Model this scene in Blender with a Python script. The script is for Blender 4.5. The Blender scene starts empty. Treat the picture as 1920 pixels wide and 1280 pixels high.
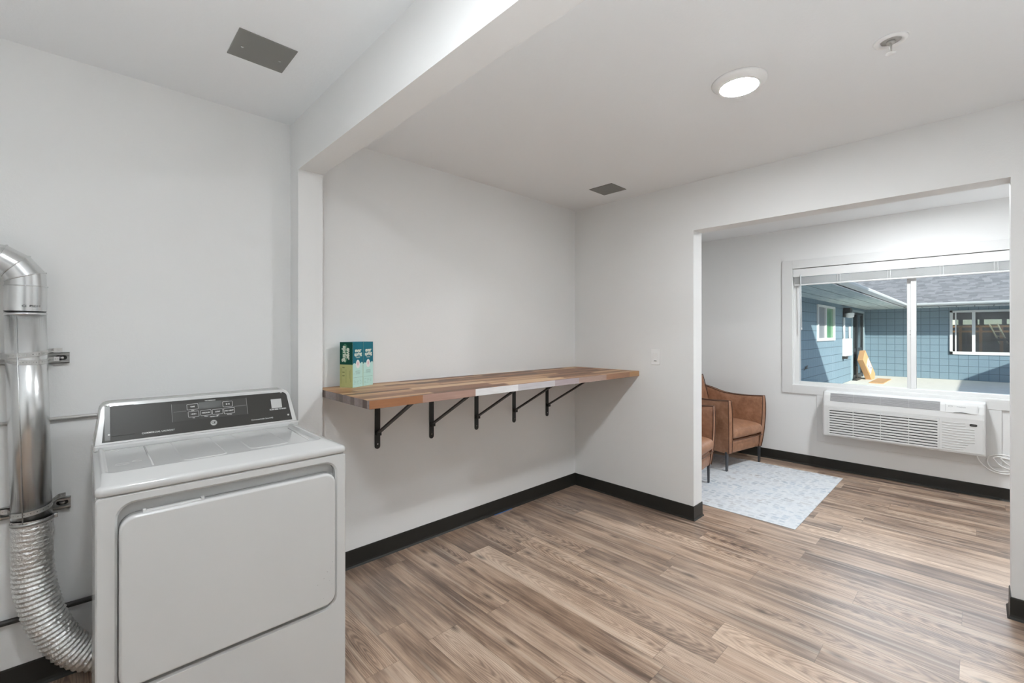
import bpy, bmesh, math, random
from mathutils import Vector, Matrix, noise
R = math.radians
PI = math.pi
rnd = random.Random(7)
SC = bpy.context.scene
COL = SC.collection

# ------------------------------------------------------------------ camera
F_PX, YAW, PIT, CY, CAM_H = 837.5064, 0.8071, -0.0016, 622.8512, 1.3502
cam_d = bpy.data.cameras.new('camera')
cam = bpy.data.objects.new('camera', cam_d); COL.objects.link(cam)
cam_d.sensor_fit = 'HORIZONTAL'; cam_d.sensor_width = 36.0
cam_d.lens = 36.0 * F_PX / 1920.0
cam_d.shift_x = 0.0
cam_d.shift_y = (CY - 640.0) / 1920.0
cam_d.clip_start = 0.02; cam_d.clip_end = 200
fw = Vector((math.cos(YAW) * math.cos(PIT), math.sin(YAW) * math.cos(PIT), -math.sin(PIT)))
rt = Vector((math.sin(YAW), -math.cos(YAW), 0))
up = rt.cross(fw)
cam.matrix_world = Matrix(((rt.x, up.x, -fw.x, 0), (rt.y, up.y, -fw.y, 0), (rt.z, up.z, -fw.z, CAM_H), (0, 0, 0, 1)))
SC.camera = cam

# ------------------------------------------------------------------ colour management, sky, sun
SC.view_settings.view_transform = 'Standard'
SC.view_settings.look = 'None'
SC.view_settings.gamma = 1.0
SC.view_settings.use_curve_mapping = False
SC.view_settings.exposure = 0.0
LD = [355.0, 260.0, 580.0]    # ceiling lights: main room, laundry corner, armchair room (added, unseen)
LT = [270.0, 400.0, 930.0]    # added fill lights on the floor: main room, armchair room, laundry corner
CLOUD_FILL = 4.5
SUN_E, SKY_E = 6.6, 0.25

world = bpy.data.worlds.new('sky'); SC.world = world; world.use_nodes = True
wn = world.node_tree; wn.nodes.clear()
wo = wn.nodes.new('ShaderNodeOutputWorld'); wb = wn.nodes.new('ShaderNodeBackground')
sky = wn.nodes.new('ShaderNodeTexSky'); sky.sky_type = 'NISHITA'; sky.sun_disc = False
sky.sun_elevation = R(35); sky.sun_rotation = R(215); sky.air_density = 1.0; sky.dust_density = 0.6
# bright unseen cloud added low beyond the courtyard (+X) for the floor sheen
def _m(op, a, b=None):
    n_ = wn.nodes.new('ShaderNodeMath'); n_.operation = op
    for i_, v_ in enumerate((a, b)):
        if v_ is None: continue
        if isinstance(v_, (int, float)): n_.inputs[i_].default_value = v_
        else: wn.links.new(v_, n_.inputs[i_])
    return n_.outputs[0]
tcw = wn.nodes.new('ShaderNodeTexCoord'); spw = wn.nodes.new('ShaderNodeSeparateXYZ'); wn.links.new(tcw.outputs['Generated'], spw.inputs[0])
nz = wn.nodes.new('ShaderNodeTexNoise'); nz.inputs['Scale'].default_value = 3.0; nz.inputs['Detail'].default_value = 5; wn.links.new(tcw.outputs['Generated'], nz.inputs['Vector'])
def _ramp(v_, lo, hi):
    n_ = wn.nodes.new('ShaderNodeMapRange'); n_.interpolation_type = 'SMOOTHSTEP'
    n_.inputs[1].default_value = lo; n_.inputs[2].default_value = hi; wn.links.new(v_, n_.inputs[0]); return n_.outputs[0]
fill_cloud = _m('MULTIPLY', _ramp(spw.outputs[0], .45, .8), _m('MULTIPLY', _ramp(spw.outputs[2], .08, .2), _m('SUBTRACT', 1.0, _ramp(spw.outputs[2], .6, .85))))
fill_cloud = _m('MULTIPLY', fill_cloud, _ramp(nz.outputs['Fac'], .25, .5))
wb2 = wn.nodes.new('ShaderNodeBackground'); wb2.inputs[0].default_value = (1, .985, .96, 1); wn.links.new(_m('MULTIPLY', fill_cloud, CLOUD_FILL), wb2.inputs[1])
wa = wn.nodes.new('ShaderNodeAddShader'); wn.links.new(wb.outputs[0], wa.inputs[0]); wn.links.new(wb2.outputs[0], wa.inputs[1])
wn.links.new(sky.outputs[0], wb.inputs[0]); wn.links.new(wa.outputs[0], wo.inputs[0])
wb.inputs[1].default_value = SKY_E

SUNV = Vector((1.22, 1.75, -1.0)).normalized()
sd = bpy.data.lights.new('sun', 'SUN'); sd.energy = SUN_E; sd.angle = R(0.5); sd.color = (1.0, 0.95, 0.86)
so = bpy.data.objects.new('sun', sd); COL.objects.link(so)
so.rotation_euler = SUNV.to_track_quat('-Z', 'Y').to_euler(); so.location = (-5, -8, 9)

# room measures (metres): X along the shelf wall, Y away from the camera to the shelf wall
XB, XB2, YA, XW, H = 3.1726, 3.3084, 2.499, 5.3535, 2.44
YO, YR, ZT = 1.4211, -0.1066, 2.0906
XL, XR, YP, ZB = 0.7825, 0.9034, 2.3823, 2.1811
XMIN, YMIN = -1.5, -1.7
XEX = XW + 0.15

# ------------------------------------------------------------------ materials
class NT:
    def __init__(s, name):
        s.m = bpy.data.materials.new(name); s.m.use_nodes = True
        s.t = s.m.node_tree; s.t.nodes.clear()
        s.out = s.n('ShaderNodeOutputMaterial')
    def n(s, typ, **kw):
        nd = s.t.nodes.new(typ)
        for k, v in kw.items(): setattr(nd, k, v)
        return nd
    def L(s, a, b): s.t.links.new(a, b)
    def setin(s, sock, v):
        if v is None: return
        if hasattr(v, 'is_output') or isinstance(v, bpy.types.NodeSocket): s.L(v, sock)
        elif isinstance(v, (tuple, list)) and len(v) == 3 and sock.type == 'RGBA': sock.default_value = (*v, 1)
        else: sock.default_value = v
    def math(s, op, a, b=None, c=None):
        nd = s.n('ShaderNodeMath', operation=op)
        s.setin(nd.inputs[0], a)
        if b is not None: s.setin(nd.inputs[1], b)
        if c is not None: s.setin(nd.inputs[2], c)
        return nd.outputs[0]
    def coord(s, which='Object'):
        return s.n('ShaderNodeTexCoord').outputs[which]
    def sep(s, v):
        nd = s.n('ShaderNodeSeparateXYZ'); s.L(v, nd.inputs[0]); return nd.outputs
    def comb(s, x, y, z=0.0):
        nd = s.n('ShaderNodeCombineXYZ')
        for i, v in enumerate((x, y, z)): s.setin(nd.inputs[i], v)
        return nd.outputs[0]
    def noise(s, vec, scale, detail=3, rough=.5, dist=0.0):
        nd = s.n('ShaderNodeTexNoise'); s.L(vec, nd.inputs['Vector'])
        nd.inputs['Scale'].default_value = scale; nd.inputs['Detail'].default_value = detail
        nd.inputs['Roughness'].default_value = rough; nd.inputs['Distortion'].default_value = dist
        return nd.outputs['Fac']
    def white(s, vec):
        nd = s.n('ShaderNodeTexWhiteNoise'); nd.noise_dimensions = '3D'; s.L(vec, nd.inputs['Vector']); return nd.outputs['Value']
    def ramp(s, fac, pts, interp='LINEAR'):
        nd = s.n('ShaderNodeValToRGB'); s.setin(nd.inputs[0], fac)
        cr = nd.color_ramp; cr.interpolation = interp
        while len(cr.elements) < len(pts): cr.elements.new(.5)
        for e, (p, c) in zip(cr.elements, pts):
            e.position = p; e.color = (*c, 1) if len(c) == 3 else c
        return nd.outputs[0]
    def mix(s, fac, a, b, mode='MIX'):
        nd = s.n('ShaderNodeMix', data_type='RGBA', blend_type=mode)
        s.setin(nd.inputs[0], fac); s.setin(nd.inputs[6], a); s.setin(nd.inputs[7], b)
        return nd.outputs[2]
    def bump(s, h, strength=.3, dist=.002, normal=None):
        nd = s.n('ShaderNodeBump'); s.L(h, nd.inputs['Height'])
        nd.inputs['Strength'].default_value = strength; nd.inputs['Distance'].default_value = dist
        if normal is not None: s.L(normal, nd.inputs['Normal'])
        return nd.outputs[0]
    def bsdf(s, color=(.8, .8, .8), rough=.5, metal=0., normal=None, spec=.5, coat=0., emis=None, estr=0., coat_rough=.1):
        b = s.n('ShaderNodeBsdfPrincipled')
        s.setin(b.inputs['Base Color'], color); s.setin(b.inputs['Roughness'], rough); s.setin(b.inputs['Metallic'], metal)
        b.inputs['Specular IOR Level'].default_value = spec
        b.inputs['Coat Weight'].default_value = coat; b.inputs['Coat Roughness'].default_value = coat_rough
        if normal is not None: s.L(normal, b.inputs['Normal'])
        if emis is not None:
            s.setin(b.inputs['Emission Color'], emis); b.inputs['Emission Strength'].default_value = estr
        s.L(b.outputs[0], s.out.inputs[0]); return b

MATS = {}
def simple(name, color, rough=.5, metal=0., spec=.5, bump=0., bscale=200., coat=0., var=0., bdist=.001):
    if name in MATS: return MATS[name]
    t = NT(name); nrm = None; c = color
    co = t.coord()
    if bump: nrm = t.bump(t.noise(co, bscale, 3), bump, bdist)
    if var:
        f = t.noise(co, 6.0, 4)
        c = t.mix(f, tuple(x * (1 - var) for x in color), tuple(min(1, x * (1 + var)) for x in color))
    t.bsdf(c, rough, metal, nrm, spec, coat); MATS[name] = t.m; return t.m
def emit(name, color, strength):
    t = NT(name); t.bsdf((0.9, .9, .9), .4, emis=color, estr=strength); MATS[name] = t.m; return t.m

def wall_paint(name, color, bs=95., st=.22):
    t = NT(name); co = t.coord()
    a = t.noise(co, bs, 3, .55); b = t.noise(co, bs * 2.6, 2)
    h = t.math('ADD', t.math('MULTIPLY', a, .8), t.math('MULTIPLY', b, .3))
    t.bsdf(color, .62, 0, t.bump(h, st, .002), .35); MATS[name] = t.m; return t.m
M_WALL = wall_paint('wall_paint', (.85, .85, .84))
M_CEIL = wall_paint('ceiling_paint', (.90, .915, .925), 80., .3)
M_TRIM = simple('trim_paint', (.77, .77, .76), .4)

def floor_mat():
    t = NT('plank_floor'); o = t.sep(t.coord())
    W_, L_ = .1525, 1.22
    xs = t.math('DIVIDE', t.math('ADD', o[0], 8 - .0975 + .0), W_)
    row = t.math('FLOOR', xs); fx = t.math('FRACT', xs)
    off = t.white(t.comb(row, 3.3, 1.7))
    ys = t.math('ADD', t.math('DIVIDE', t.math('ADD', o[1], 9.0), L_), off)
    pl = t.math('FLOOR', ys); fy = t.math('FRACT', ys)
    idv = t.comb(row, pl, 5.1); r1 = t.white(idv); r2 = t.white(t.comb(pl, row, 9.7)); r3 = t.white(t.comb(row, 2.2, pl))
    px = t.math('ADD', o[0], t.math('MULTIPLY', r1, 31.0)); py = t.math('ADD', o[1], t.math('MULTIPLY', r2, 17.0))
    # long streaky grain
    g1 = t.noise(t.comb(t.math('MULTIPLY', px, 6.2), t.math('MULTIPLY', py, .36), r3), 3.2, 6, .62, .5)
    g2 = t.noise(t.comb(t.math('MULTIPLY', px, 60.0), t.math('MULTIPLY', py, 2.6), r3), 3.0, 4, .6)
    # cathedral rings
    wv = t.n('ShaderNodeTexWave', wave_type='RINGS', rings_direction='SPHERICAL')
    t.L(t.comb(t.math('MULTIPLY', t.math('SUBTRACT', fx, .5), .95), t.math('MULTIPLY', t.math('SUBTRACT', fy, r1), .9), 0.0), wv.inputs['Vector'])
    wv.inputs['Scale'].default_value = 7; wv.inputs['Distortion'].default_value = 4.5; wv.inputs['Detail'].default_value = 3; wv.inputs['Detail Scale'].default_value = 1.6
    blotch = t.noise(t.comb(t.math('MULTIPLY', px, 3.0), t.math('MULTIPLY', py, 1.1), r2), 2.2, 3)
    f = t.math('ADD', t.math('MULTIPLY', g1, .62), t.math('MULTIPLY', g2, .28))
    f = t.math('ADD', f, t.math('MULTIPLY', t.math('MULTIPLY', wv.outputs['Fac'], t.math('GREATER_THAN', r3, .55)), .10))
    f = t.math('ADD', f, t.math('MULTIPLY', t.math('SUBTRACT', r2, .5), .16))
    f = t.math('ADD', f, t.math('MULTIPLY', t.math('SUBTRACT', blotch, .5), .35))
    base = t.ramp(f, [(.30, (.115, .070, .048)), (.395, (.235, .152, .106)), (.475, (.40, .272, .19)), (.555, (.55, .395, .288)), (.67, (.72, .565, .435))])
    grey = t.mix(t.math('MULTIPLY', r1, .35), base, t.mix(.5, base, (.30, .265, .24)))
    # knots
    vo = t.n('ShaderNodeTexVoronoi', voronoi_dimensions='2D'); t.L(t.comb(t.math('MULTIPLY', px, 3.6), t.math('MULTIPLY', py, 1.25), 0.0), vo.inputs['Vector']); vo.inputs['Scale'].default_value = 1.15
    kn = t.ramp(vo.outputs['Distance'], [(0.0, (1, 1, 1)), (.028, (.7, .7, .7)), (.085, (0, 0, 0))])
    # pale sapwood streaks running the length of a plank
    sw = t.noise(t.comb(t.math('MULTIPLY', px, 11.0), t.math('MULTIPLY', py, .22), r1), 3.0, 3, .5)
    streak = t.ramp(sw, [(.56, (0, 0, 0)), (.66, (1, 1, 1))])
    grey = t.mix(t.math('MULTIPLY', streak, .45), grey, (.66, .54, .43))
    col = t.mix(t.math('MULTIPLY', kn, .85), grey, (.065, .042, .03))
    # seams
    ex = t.math('MINIMUM', fx, t.math('SUBTRACT', 1.0, fx)); ey = t.math('MULTIPLY', t.math('MINIMUM', fy, t.math('SUBTRACT', 1.0, fy)), L_ / W_)
    e = t.math('MINIMUM', ex, ey)
    seam = t.math('LESS_THAN', e, .008)
    col = t.mix(t.math('MULTIPLY', seam, .45), col, (.10, .07, .05))
    h = t.math('SUBTRACT', t.math('MULTIPLY', g2, .8), seam)
    rg = t.math('ADD', .24, t.math('MULTIPLY', g2, .20))
    t.bsdf(col, rg, 0, t.bump(h, .22, .0012), .75, .25, coat_rough=.28); return t.m
M_FLOOR = floor_mat()

def butcher_mat():
    t = NT('butcher_block'); o = t.sep(t.coord())
    W_, L_ = .0428, .52
    ys = t.math('DIVIDE', t.math('ADD', o[1], 4.0), W_); row = t.math('FLOOR', ys); fy = t.math('FRACT', ys)
    off = t.white(t.comb(row, 1.3, 7.7))
    xs = t.math('ADD', t.math('DIVIDE', t.math('ADD', o[0], 5.0), L_), off); sg = t.math('FLOOR', xs)
    r = t.white(t.comb(row, sg, 3.3)); r2 = t.white(t.comb(sg, row, 1.9))
    c = t.ramp(r, [(0, (.15, .062, .030)), (.18, (.26, .115, .055)), (.38, (.36, .175, .085)), (.56, (.47, .25, .125)), (.72, (.60, .36, .185)), (.88, (.70, .47, .27))], 'CONSTANT')
    # front stave: heartwood and sapwood lengths, pale lilac ones with bluish glare painted in
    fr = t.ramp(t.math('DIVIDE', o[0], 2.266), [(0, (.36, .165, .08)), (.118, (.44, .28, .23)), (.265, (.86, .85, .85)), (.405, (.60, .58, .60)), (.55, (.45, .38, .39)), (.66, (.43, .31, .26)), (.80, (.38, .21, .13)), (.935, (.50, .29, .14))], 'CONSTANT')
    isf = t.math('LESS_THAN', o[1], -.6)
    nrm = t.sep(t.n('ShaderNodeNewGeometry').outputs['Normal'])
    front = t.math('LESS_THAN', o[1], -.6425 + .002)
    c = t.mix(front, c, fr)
    g = t.noise(t.comb(t.math('MULTIPLY', t.math('ADD', o[0], r), 5.0), t.math('MULTIPLY', o[1], 70.0), t.math('MULTIPLY', o[2], 70.0)), 2.0, 4, .6)
    c = t.mix(t.math('MULTIPLY', g, .55), c, t.mix(.55, c, (.12, .06, .035)))
    endf = t.math('LESS_THAN', nrm[0], -.5)
    endn = t.noise(t.coord(), 90, 3)
    endc = t.mix(r2, (.10, .065, .055), t.mix(endn, (.25, .19, .17), (.46, .40, .38)))
    c = t.mix(endf, c, endc)
    t.bsdf(c, .42, 0, t.bump(g, .06, .001), .3); return t.m
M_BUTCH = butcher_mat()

def leather_mat():
    t = NT('tan_leather'); co = t.coord()
    f = t.noise(co, 7, 5, .6); g = t.noise(co, 28, 4)
    c = t.ramp(t.math('ADD', t.math('MULTIPLY', f, .7), t.math('MULTIPLY', g, .3)), [(.3, (.25, .112, .060)), (.5, (.36, .178, .100)), (.68, (.46, .25, .155))])
    vo = t.n('ShaderNodeTexVoronoi'); t.L(co, vo.inputs['Vector']); vo.inputs['Scale'].default_value = 260
    h = t.math('ADD', t.math('MULTIPLY', vo.outputs['Distance'], .4), t.noise(co, 12, 3))
    t.bsdf(c, t.math('ADD', .33, t.math('MULTIPLY', g, .2)), 0, t.bump(h, .25, .003), .5); return t.m
M_LEATH = leather_mat()
M_PIPING = simple('dark_piping', (.10, .045, .025), .5)
M_LEG = simple('gunmetal', (.10, .105, .115), .35, .6)

def rug_mat():
    t = NT('faded_rug'); co = t.coord(); o = t.sep(co)
    wx = t.math('ADD', o[0], t.math('MULTIPLY', t.noise(co, 9, 2), .05)); wy = t.math('ADD', o[1], t.math('MULTIPLY', t.noise(co, 7, 2), .05))
    vo = t.n('ShaderNodeTexVoronoi'); vo.feature = 'F1'; vo.distance = 'CHEBYCHEV'; t.L(t.comb(t.math('MULTIPLY', wx, 1.25), wy, 0), vo.inputs['Vector']); vo.inputs['Scale'].default_value = 17; vo.inputs['Randomness'].default_value = .45
    cell = t.ramp(vo.outputs['Distance'], [(.22, (1, 1, 1)), (.42, (0, 0, 0))])
    fade = t.ramp(t.noise(co, 5.5, 5, .7), [(.40, (0, 0, 0)), (.62, (1, 1, 1))])
    band = t.ramp(t.math('FRACT', t.math('MULTIPLY', o[0], 2.1)), [(0, (.4, .4, .4)), (.2, (1, 1, 1)), (.5, (.5, .5, .5)), (.75, (.9, .9, .9)), (1, (.4, .4, .4))])
    bl = t.noise(co, 2.3, 3)
    tone = t.ramp(bl, [(.38, (.36, .46, .56)), (.5, (.40, .43, .47)), (.62, (.40, .36, .35))])
    base = t.mix(t.noise(co, 9, 5, .7), (.62, .67, .73), (.82, .82, .81))
    c = t.mix(t.math('MULTIPLY', t.math('MULTIPLY', cell, t.math('ADD', t.math('MULTIPLY', fade, .7), .3)), t.math('MULTIPLY', band, 1.0)), base, tone)
    sp = t.ramp(t.noise(co, 60, 3, .7), [(.45, (0, 0, 0)), (.7, (1, 1, 1))])
    c = t.mix(t.math('MULTIPLY', sp, .35), c, (.52, .55, .60))
    t.bsdf(c, .95, 0, t.bump(t.noise(co, 300, 2), .4, .002), .1); return t.m
M_RUG = rug_mat()

M_ENAMEL = simple('white_enamel', (.60, .60, .59), .22, 0, .5, .03, 500, .3)
M_BLACKP = simple('charcoal_panel', (.043, .041, .037), .34, 0, .22)
M_PANEL2 = simple('charcoal_keypad', (.060, .058, .054), .38, 0, .22)
M_DISPLAY = simple('grey_display', (.105, .108, .105), .25)
M_PRINT = simple('white_print', (.62, .62, .60), .5)
M_PRINTD = simple('grey_print', (.26, .26, .25), .5)
M_GALV = simple('galvanised_steel', (.70, .71, .71), .27, 1., .5, .05, 30, 0, .05, .002)
M_GALV2 = simple('perforated_strap_steel', (.62, .62, .61), .38, 1.)
M_STRUT = simple('strut_steel', (.46, .46, .45), .35, 1.)
M_DARK = simple('black_pipe', (.035, .033, .030), .5)
M_BASE = simple('black_rubber_base', (.022, .021, .018), .42, 0, .3, .15, 14, 0, .15, .004)
M_BLACKMET = simple('black_bracket_steel', (.012, .012, .011), .42)
M_PLATE = simple('grey_cover_plate', (.23, .225, .21), .5, .2)
M_PLAST = simple('white_plastic', (.92, .92, .91), .35)
M_PTAC = simple('white_unit_plastic', (.72, .72, .71), .4)
M_GREYP = simple('grey_grille_plastic', (.40, .40, .41), .5)
M_SLOT = simple('dark_slot', (.05, .05, .048), .7)
M_VINYL = simple('white_vinyl', (.80, .80, .79), .3)
def foil_mat():
    t = NT('aluminium_foil'); co = t.coord()
    vo = t.n('ShaderNodeTexVoronoi'); t.L(co, vo.inputs['Vector']); vo.inputs['Scale'].default_value = 120
    h = t.math('ADD', t.noise(co, 110, 4, .6), t.math('MULTIPLY', vo.outputs['Distance'], .5))
    t.bsdf((.84, .84, .83), .32, 1., t.bump(h, .9, .004)); return t.m
M_FOIL = foil_mat()
def glass_mat(name='clear_glass', tint=(.93, .96, .97), refl=1.0):
    t = NT(name)
    tr = t.n('ShaderNodeBsdfTransparent'); tr.inputs[0].default_value = (*tint, 1)
    gl = t.n('ShaderNodeBsdfGlossy'); gl.inputs['Roughness'].default_value = .0
    fr = t.n('ShaderNodeFresnel'); fr.inputs[0].default_value = 1.45
    mx = t.n('ShaderNodeMixShader'); t.L(t.math('MULTIPLY', fr.outputs[0], refl), mx.inputs[0])
    t.L(tr.outputs[0], mx.inputs[1]); t.L(gl.outputs[0], mx.inputs[2]); t.L(mx.outputs[0], t.out.inputs[0]); return t.m
M_GLASS = glass_mat()

def block_mat(axis, name):
    t = NT(name); o = t.sep(t.coord())
    u = o[axis]; B = .2
    fu = t.math('FRACT', t.math('DIVIDE', t.math('ADD', u, 20.0), B)); fz = t.math('FRACT', t.math('DIVIDE', t.math('ADD', o[2], 4.0 + .0), B))
    e1 = t.math('MINIMUM', fu, t.math('SUBTRACT', 1.0, fu)); e2 = t.math('MINIMUM', fz, t.math('SUBTRACT', 1.0, fz))
    j1 = t.math('LESS_THAN', e1, .035); j2 = t.math('LESS_THAN', e2, .035)
    j = t.math('MAXIMUM', t.math('MULTIPLY', j1, .8), j2)
    n = t.noise(t.coord(), 3, 4)
    c = t.mix(n, (.200, .290, .350), (.225, .325, .385))
    c = t.mix(t.math('MULTIPLY', j, .75), c, (.07, .11, .14))
    t.bsdf(c, .75, 0, t.bump(t.math('SUBTRACT', t.noise(t.coord(), 60, 3), t.math('MULTIPLY', j, 1.2)), .5, .01), .2); return t.m
M_BLOCKX = block_mat(0, 'blue_block_x'); M_BLOCKY = block_mat(1, 'blue_block_y')
def shingle_mat():
    t = NT('grey_shingle'); o = t.sep(t.coord())
    rz = t.math('DIVIDE', t.math('ADD', o[0], 3.0), .12); row = t.math('FLOOR', rz); fz = t.math('FRACT', rz)
    w = t.math('ADD', t.math('DIVIDE', o[1], .16), t.math('MULTIPLY', t.white(t.comb(row, 1, 2)), 9.0))
    r = t.white(t.comb(t.math('FLOOR', w), row, 4.0))
    c = t.mix(r, (.185, .185, .185), (.31, .305, .30))
    c = t.mix(t.math('MULTIPLY', t.math('LESS_THAN', fz, .16), .55), c, (.09, .09, .095))
    t.bsdf(c, .9, 0, None, .2); return t.m
M_SHING = shingle_mat()
def soffit_mat():
    t = NT('weathered_soffit'); co = t.coord(); o = t.sep(co)
    g = t.noise(t.comb(t.math('MULTIPLY', o[0], .6), t.math('MULTIPLY', o[1], 4.0), 0), 3, 5, .65)
    c = t.ramp(g, [(.3, (.40, .49, .50)), (.5, (.56, .64, .63)), (.7, (.68, .74, .72))])
    f = t.math('FRACT', t.math('DIVIDE', t.math('SUBTRACT', o[1], 1.5), .36)); s_ = t.math('LESS_THAN', f, .05)
    c = t.mix(t.math('MULTIPLY', s_, .85), c, (.03, .04, .045))
    t.bsdf(c, .8, 0, None, .2); return t.m
M_SOFF = soffit_mat()
M_CONC = simple('pale_concrete', (.82, .78, .68), .85, 0, .2, .3, 20, 0, .12, .004)
M_GUT = simple('grey_gutter', (.70, .73, .73), .5)
M_GREEN = simple('green_pane', (.10, .30, .13), .15)
M_GREYPANE = simple('grey_screen_pane', (.24, .26, .28), .4)
M_DKGLASS = simple('dark_door_glass', (.045, .06, .065), .06, 0, .8)
M_BLACKFR = simple('black_frame', (.02, .022, .024), .4)
M_CARD = simple('cardboard', (.62, .37, .18), .8)
M_WHITE = simple('white_label', (.85, .85, .84), .6)
M_TIMBER = simple('orange_timber', (.55, .26, .09), .7)
M_DKIN = simple('dark_interior', (.05, .055, .06), .8)

# ------------------------------------------------------------------ mesh helpers
def box(bm, lo, hi, bev=0., seg=2, mi=0, mat=None):
    t = bmesh.new()
    bmesh.ops.create_cube(t, size=1)
    c = [(lo[i] + hi[i]) / 2 for i in range(3)]; s = [hi[i] - lo[i] for i in range(3)]
    for v in t.verts: v.co = Vector((c[0] + v.co.x * s[0], c[1] + v.co.y * s[1], c[2] + v.co.z * s[2]))
    if bev > 0:
        bmesh.ops.bevel(t, geom=list(t.edges), offset=bev, segments=seg, affect='EDGES', profile=.5)
    merge(bm, t, mi, mat)
def merge(bm, t, mi=0, mat=None):
    mp = {}
    for v in t.verts: mp[v] = bm.verts.new(mat @ v.co if mat else v.co)
    for f in t.faces:
        try:
            nf = bm.faces.new([mp[v] for v in f.verts]); nf.material_index = mi; nf.smooth = f.smooth
        except ValueError: pass
    t.free()
def ring_pts(c, ax, r, n, ref=None):
    ax = ax.normalized(); ref = ref or (Vector((0, 0, 1)) if abs(ax.z) < .9 else Vector((1, 0, 0)))
    a = ax.cross(ref).normalized(); b = ax.cross(a)
    return [c + a * (r * math.cos(2 * PI * k / n)) + b * (r * math.sin(2 * PI * k / n)) for k in range(n)]
def skin(bm, rings, cap=True, mi=0, closed=True, smooth=True):
    vs = [[bm.verts.new(p) for p in r] for r in rings]
    n = len(vs[0])
    for i in range(len(vs) - 1):
        for k in range(n if closed else n - 1):
            f = bm.faces.new((vs[i][k], vs[i][(k + 1) % n], vs[i + 1][(k + 1) % n], vs[i + 1][k])); f.material_index = mi; f.smooth = smooth
    if cap and closed:
        for r in (vs[0][::-1], vs[-1]):
            f = bm.faces.new(r); f.material_index = mi
def tube(bm, pts, r, n=12, cap=True, mi=0):
    pts = [Vector(p) for p in pts]; rings = []
    ref = None; a = None
    for i, p in enumerate(pts):
        d = (pts[min(i + 1, len(pts) - 1)] - pts[max(i - 1, 0)]).normalized()
        if a is None:
            h = Vector((0, 0, 1)) if abs(d.z) < .9 else Vector((1, 0, 0)); a = d.cross(h).normalized()
        else: a = (a - d * a.dot(d)).normalized()
        b = d.cross(a); rr = r[i] if isinstance(r, (list, tuple)) else r
        rings.append([p + a * (rr * math.cos(2 * PI * k / n)) + b * (rr * math.sin(2 * PI * k / n)) for k in range(n)])
    skin(bm, rings, cap, mi)
def lathe(bm, c, prof, n=32, mi=0, axis='z', smooth=True):
    rings = []
    for r, z in prof:
        ring = []
        for k in range(n):
            a = 2 * PI * k / n; x, y = r * math.cos(a), r * math.sin(a)
            if axis == 'z': p = Vector((x, y, z))
            elif axis == 'y': p = Vector((x, z, -y))
            else: p = Vector((z, x, y))
            ring.append(Vector(c) + p)
        rings.append(ring)
    skin(bm, rings, True, mi, True, smooth)
def prism(bm, poly, d, mi=0, origin=(0, 0, 0), U=(1, 0, 0), V=(0, 0, 1)):
    """extrude polygon given in (u,v) by vector d"""
    U, V, O, d = Vector(U), Vector(V), Vector(origin), Vector(d)
    a = [bm.verts.new(O + U * u + V * v) for u, v in poly]; b = [bm.verts.new(x.co + d) for x in a]
    n = len(a)
    bm.faces.new(a[::-1]).material_index = mi; bm.faces.new(b).material_index = mi
    for k in range(n): bm.faces.new((a[k], a[(k + 1) % n], b[(k + 1) % n], b[k])).material_index = mi
def rrect(w, h, r, n=6, cx=0, cy=0, rs=None):
    rs = rs or (r, r, r, r); out = []
    for (sx, sy, a0, rr) in ((1, 1, 0, rs[0]), (-1, 1, 90, rs[1]), (-1, -1, 180, rs[2]), (1, -1, 270, rs[3])):
        if rr < 1e-6: out.append((cx + sx * w / 2, cy + sy * h / 2)); continue
        ox, oy = cx + sx * (w / 2 - rr), cy + sy * (h / 2 - rr)
        for k in range(n + 1):
            a = R(a0 + 90 * k / n); out.append((ox + rr * math.cos(a), oy + rr * math.sin(a)))
    return out
def gridbox(bm, n, fn, mi=0):
    """subdivided unit cube [-1,1]^3 surface mapped through fn(u,v,w)"""
    cache = {}
    def vert(i, j, k):
        key = (i, j, k)
        if key not in cache:
            cache[key] = bm.verts.new(fn(2 * i / n[0] - 1, 2 * j / n[1] - 1, 2 * k / n[2] - 1))
        return cache[key]
    def quad(a, b, c, d):
        f = bm.faces.new((vert(*a), vert(*b), vert(*c), vert(*d))); f.smooth = True; f.material_index = mi
    X, Y, Z = n
    for i in range(X):
        for j in range(Y):
            quad((i, j, Z), (i + 1, j, Z), (i + 1, j + 1, Z), (i, j + 1, Z)); quad((i, j + 1, 0), (i + 1, j + 1, 0), (i + 1, j, 0), (i, j, 0))
    for i in range(X):
        for k in range(Z):
            quad((i, 0, k), (i + 1, 0, k), (i + 1, 0, k + 1), (i, 0, k + 1)); quad((i, Y, k + 1), (i + 1, Y, k + 1), (i + 1, Y, k), (i, Y, k))
    for j in range(Y):
        for k in range(Z):
            quad((0, j, k + 1), (0, j + 1, k + 1), (0, j + 1, k), (0, j, k)); quad((X, j, k), (X, j + 1, k), (X, j + 1, k + 1), (X, j, k + 1))
def obj(name, bm, mats, parent=None, smooth=False, loc=None, sub=0, bevel=0.):
    me = bpy.data.meshes.new(name)
    bmesh.ops.recalc_face_normals(bm, faces=list(bm.faces))
    bm.to_mesh(me); bm.free()
    for m in (mats if isinstance(mats, (list, tuple)) else [mats]): me.materials.append(m)
    o = bpy.data.objects.new(name, me); COL.objects.link(o)
    if smooth:
        for p in me.polygons: p.use_smooth = True
    if loc is not None: o.location = loc
    if parent is not None: o.parent = parent
    if bevel:
        md = o.modifiers.new('bevel', 'BEVEL'); md.width = bevel; md.segments = 2; md.limit_method = 'ANGLE'; md.angle_limit = R(40)
    if sub:
        md = o.modifiers.new('sub', 'SUBSURF'); md.levels = sub; md.render_levels = sub
    return o
def tag(o, label, cat, group=None):
    o['label'] = label; o['category'] = cat
    if group: o['group'] = group
    return o
def struct(name, bm, m, **k):
    o = obj(name, bm, m, **k); o['kind'] = 'structure'; return o
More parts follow.
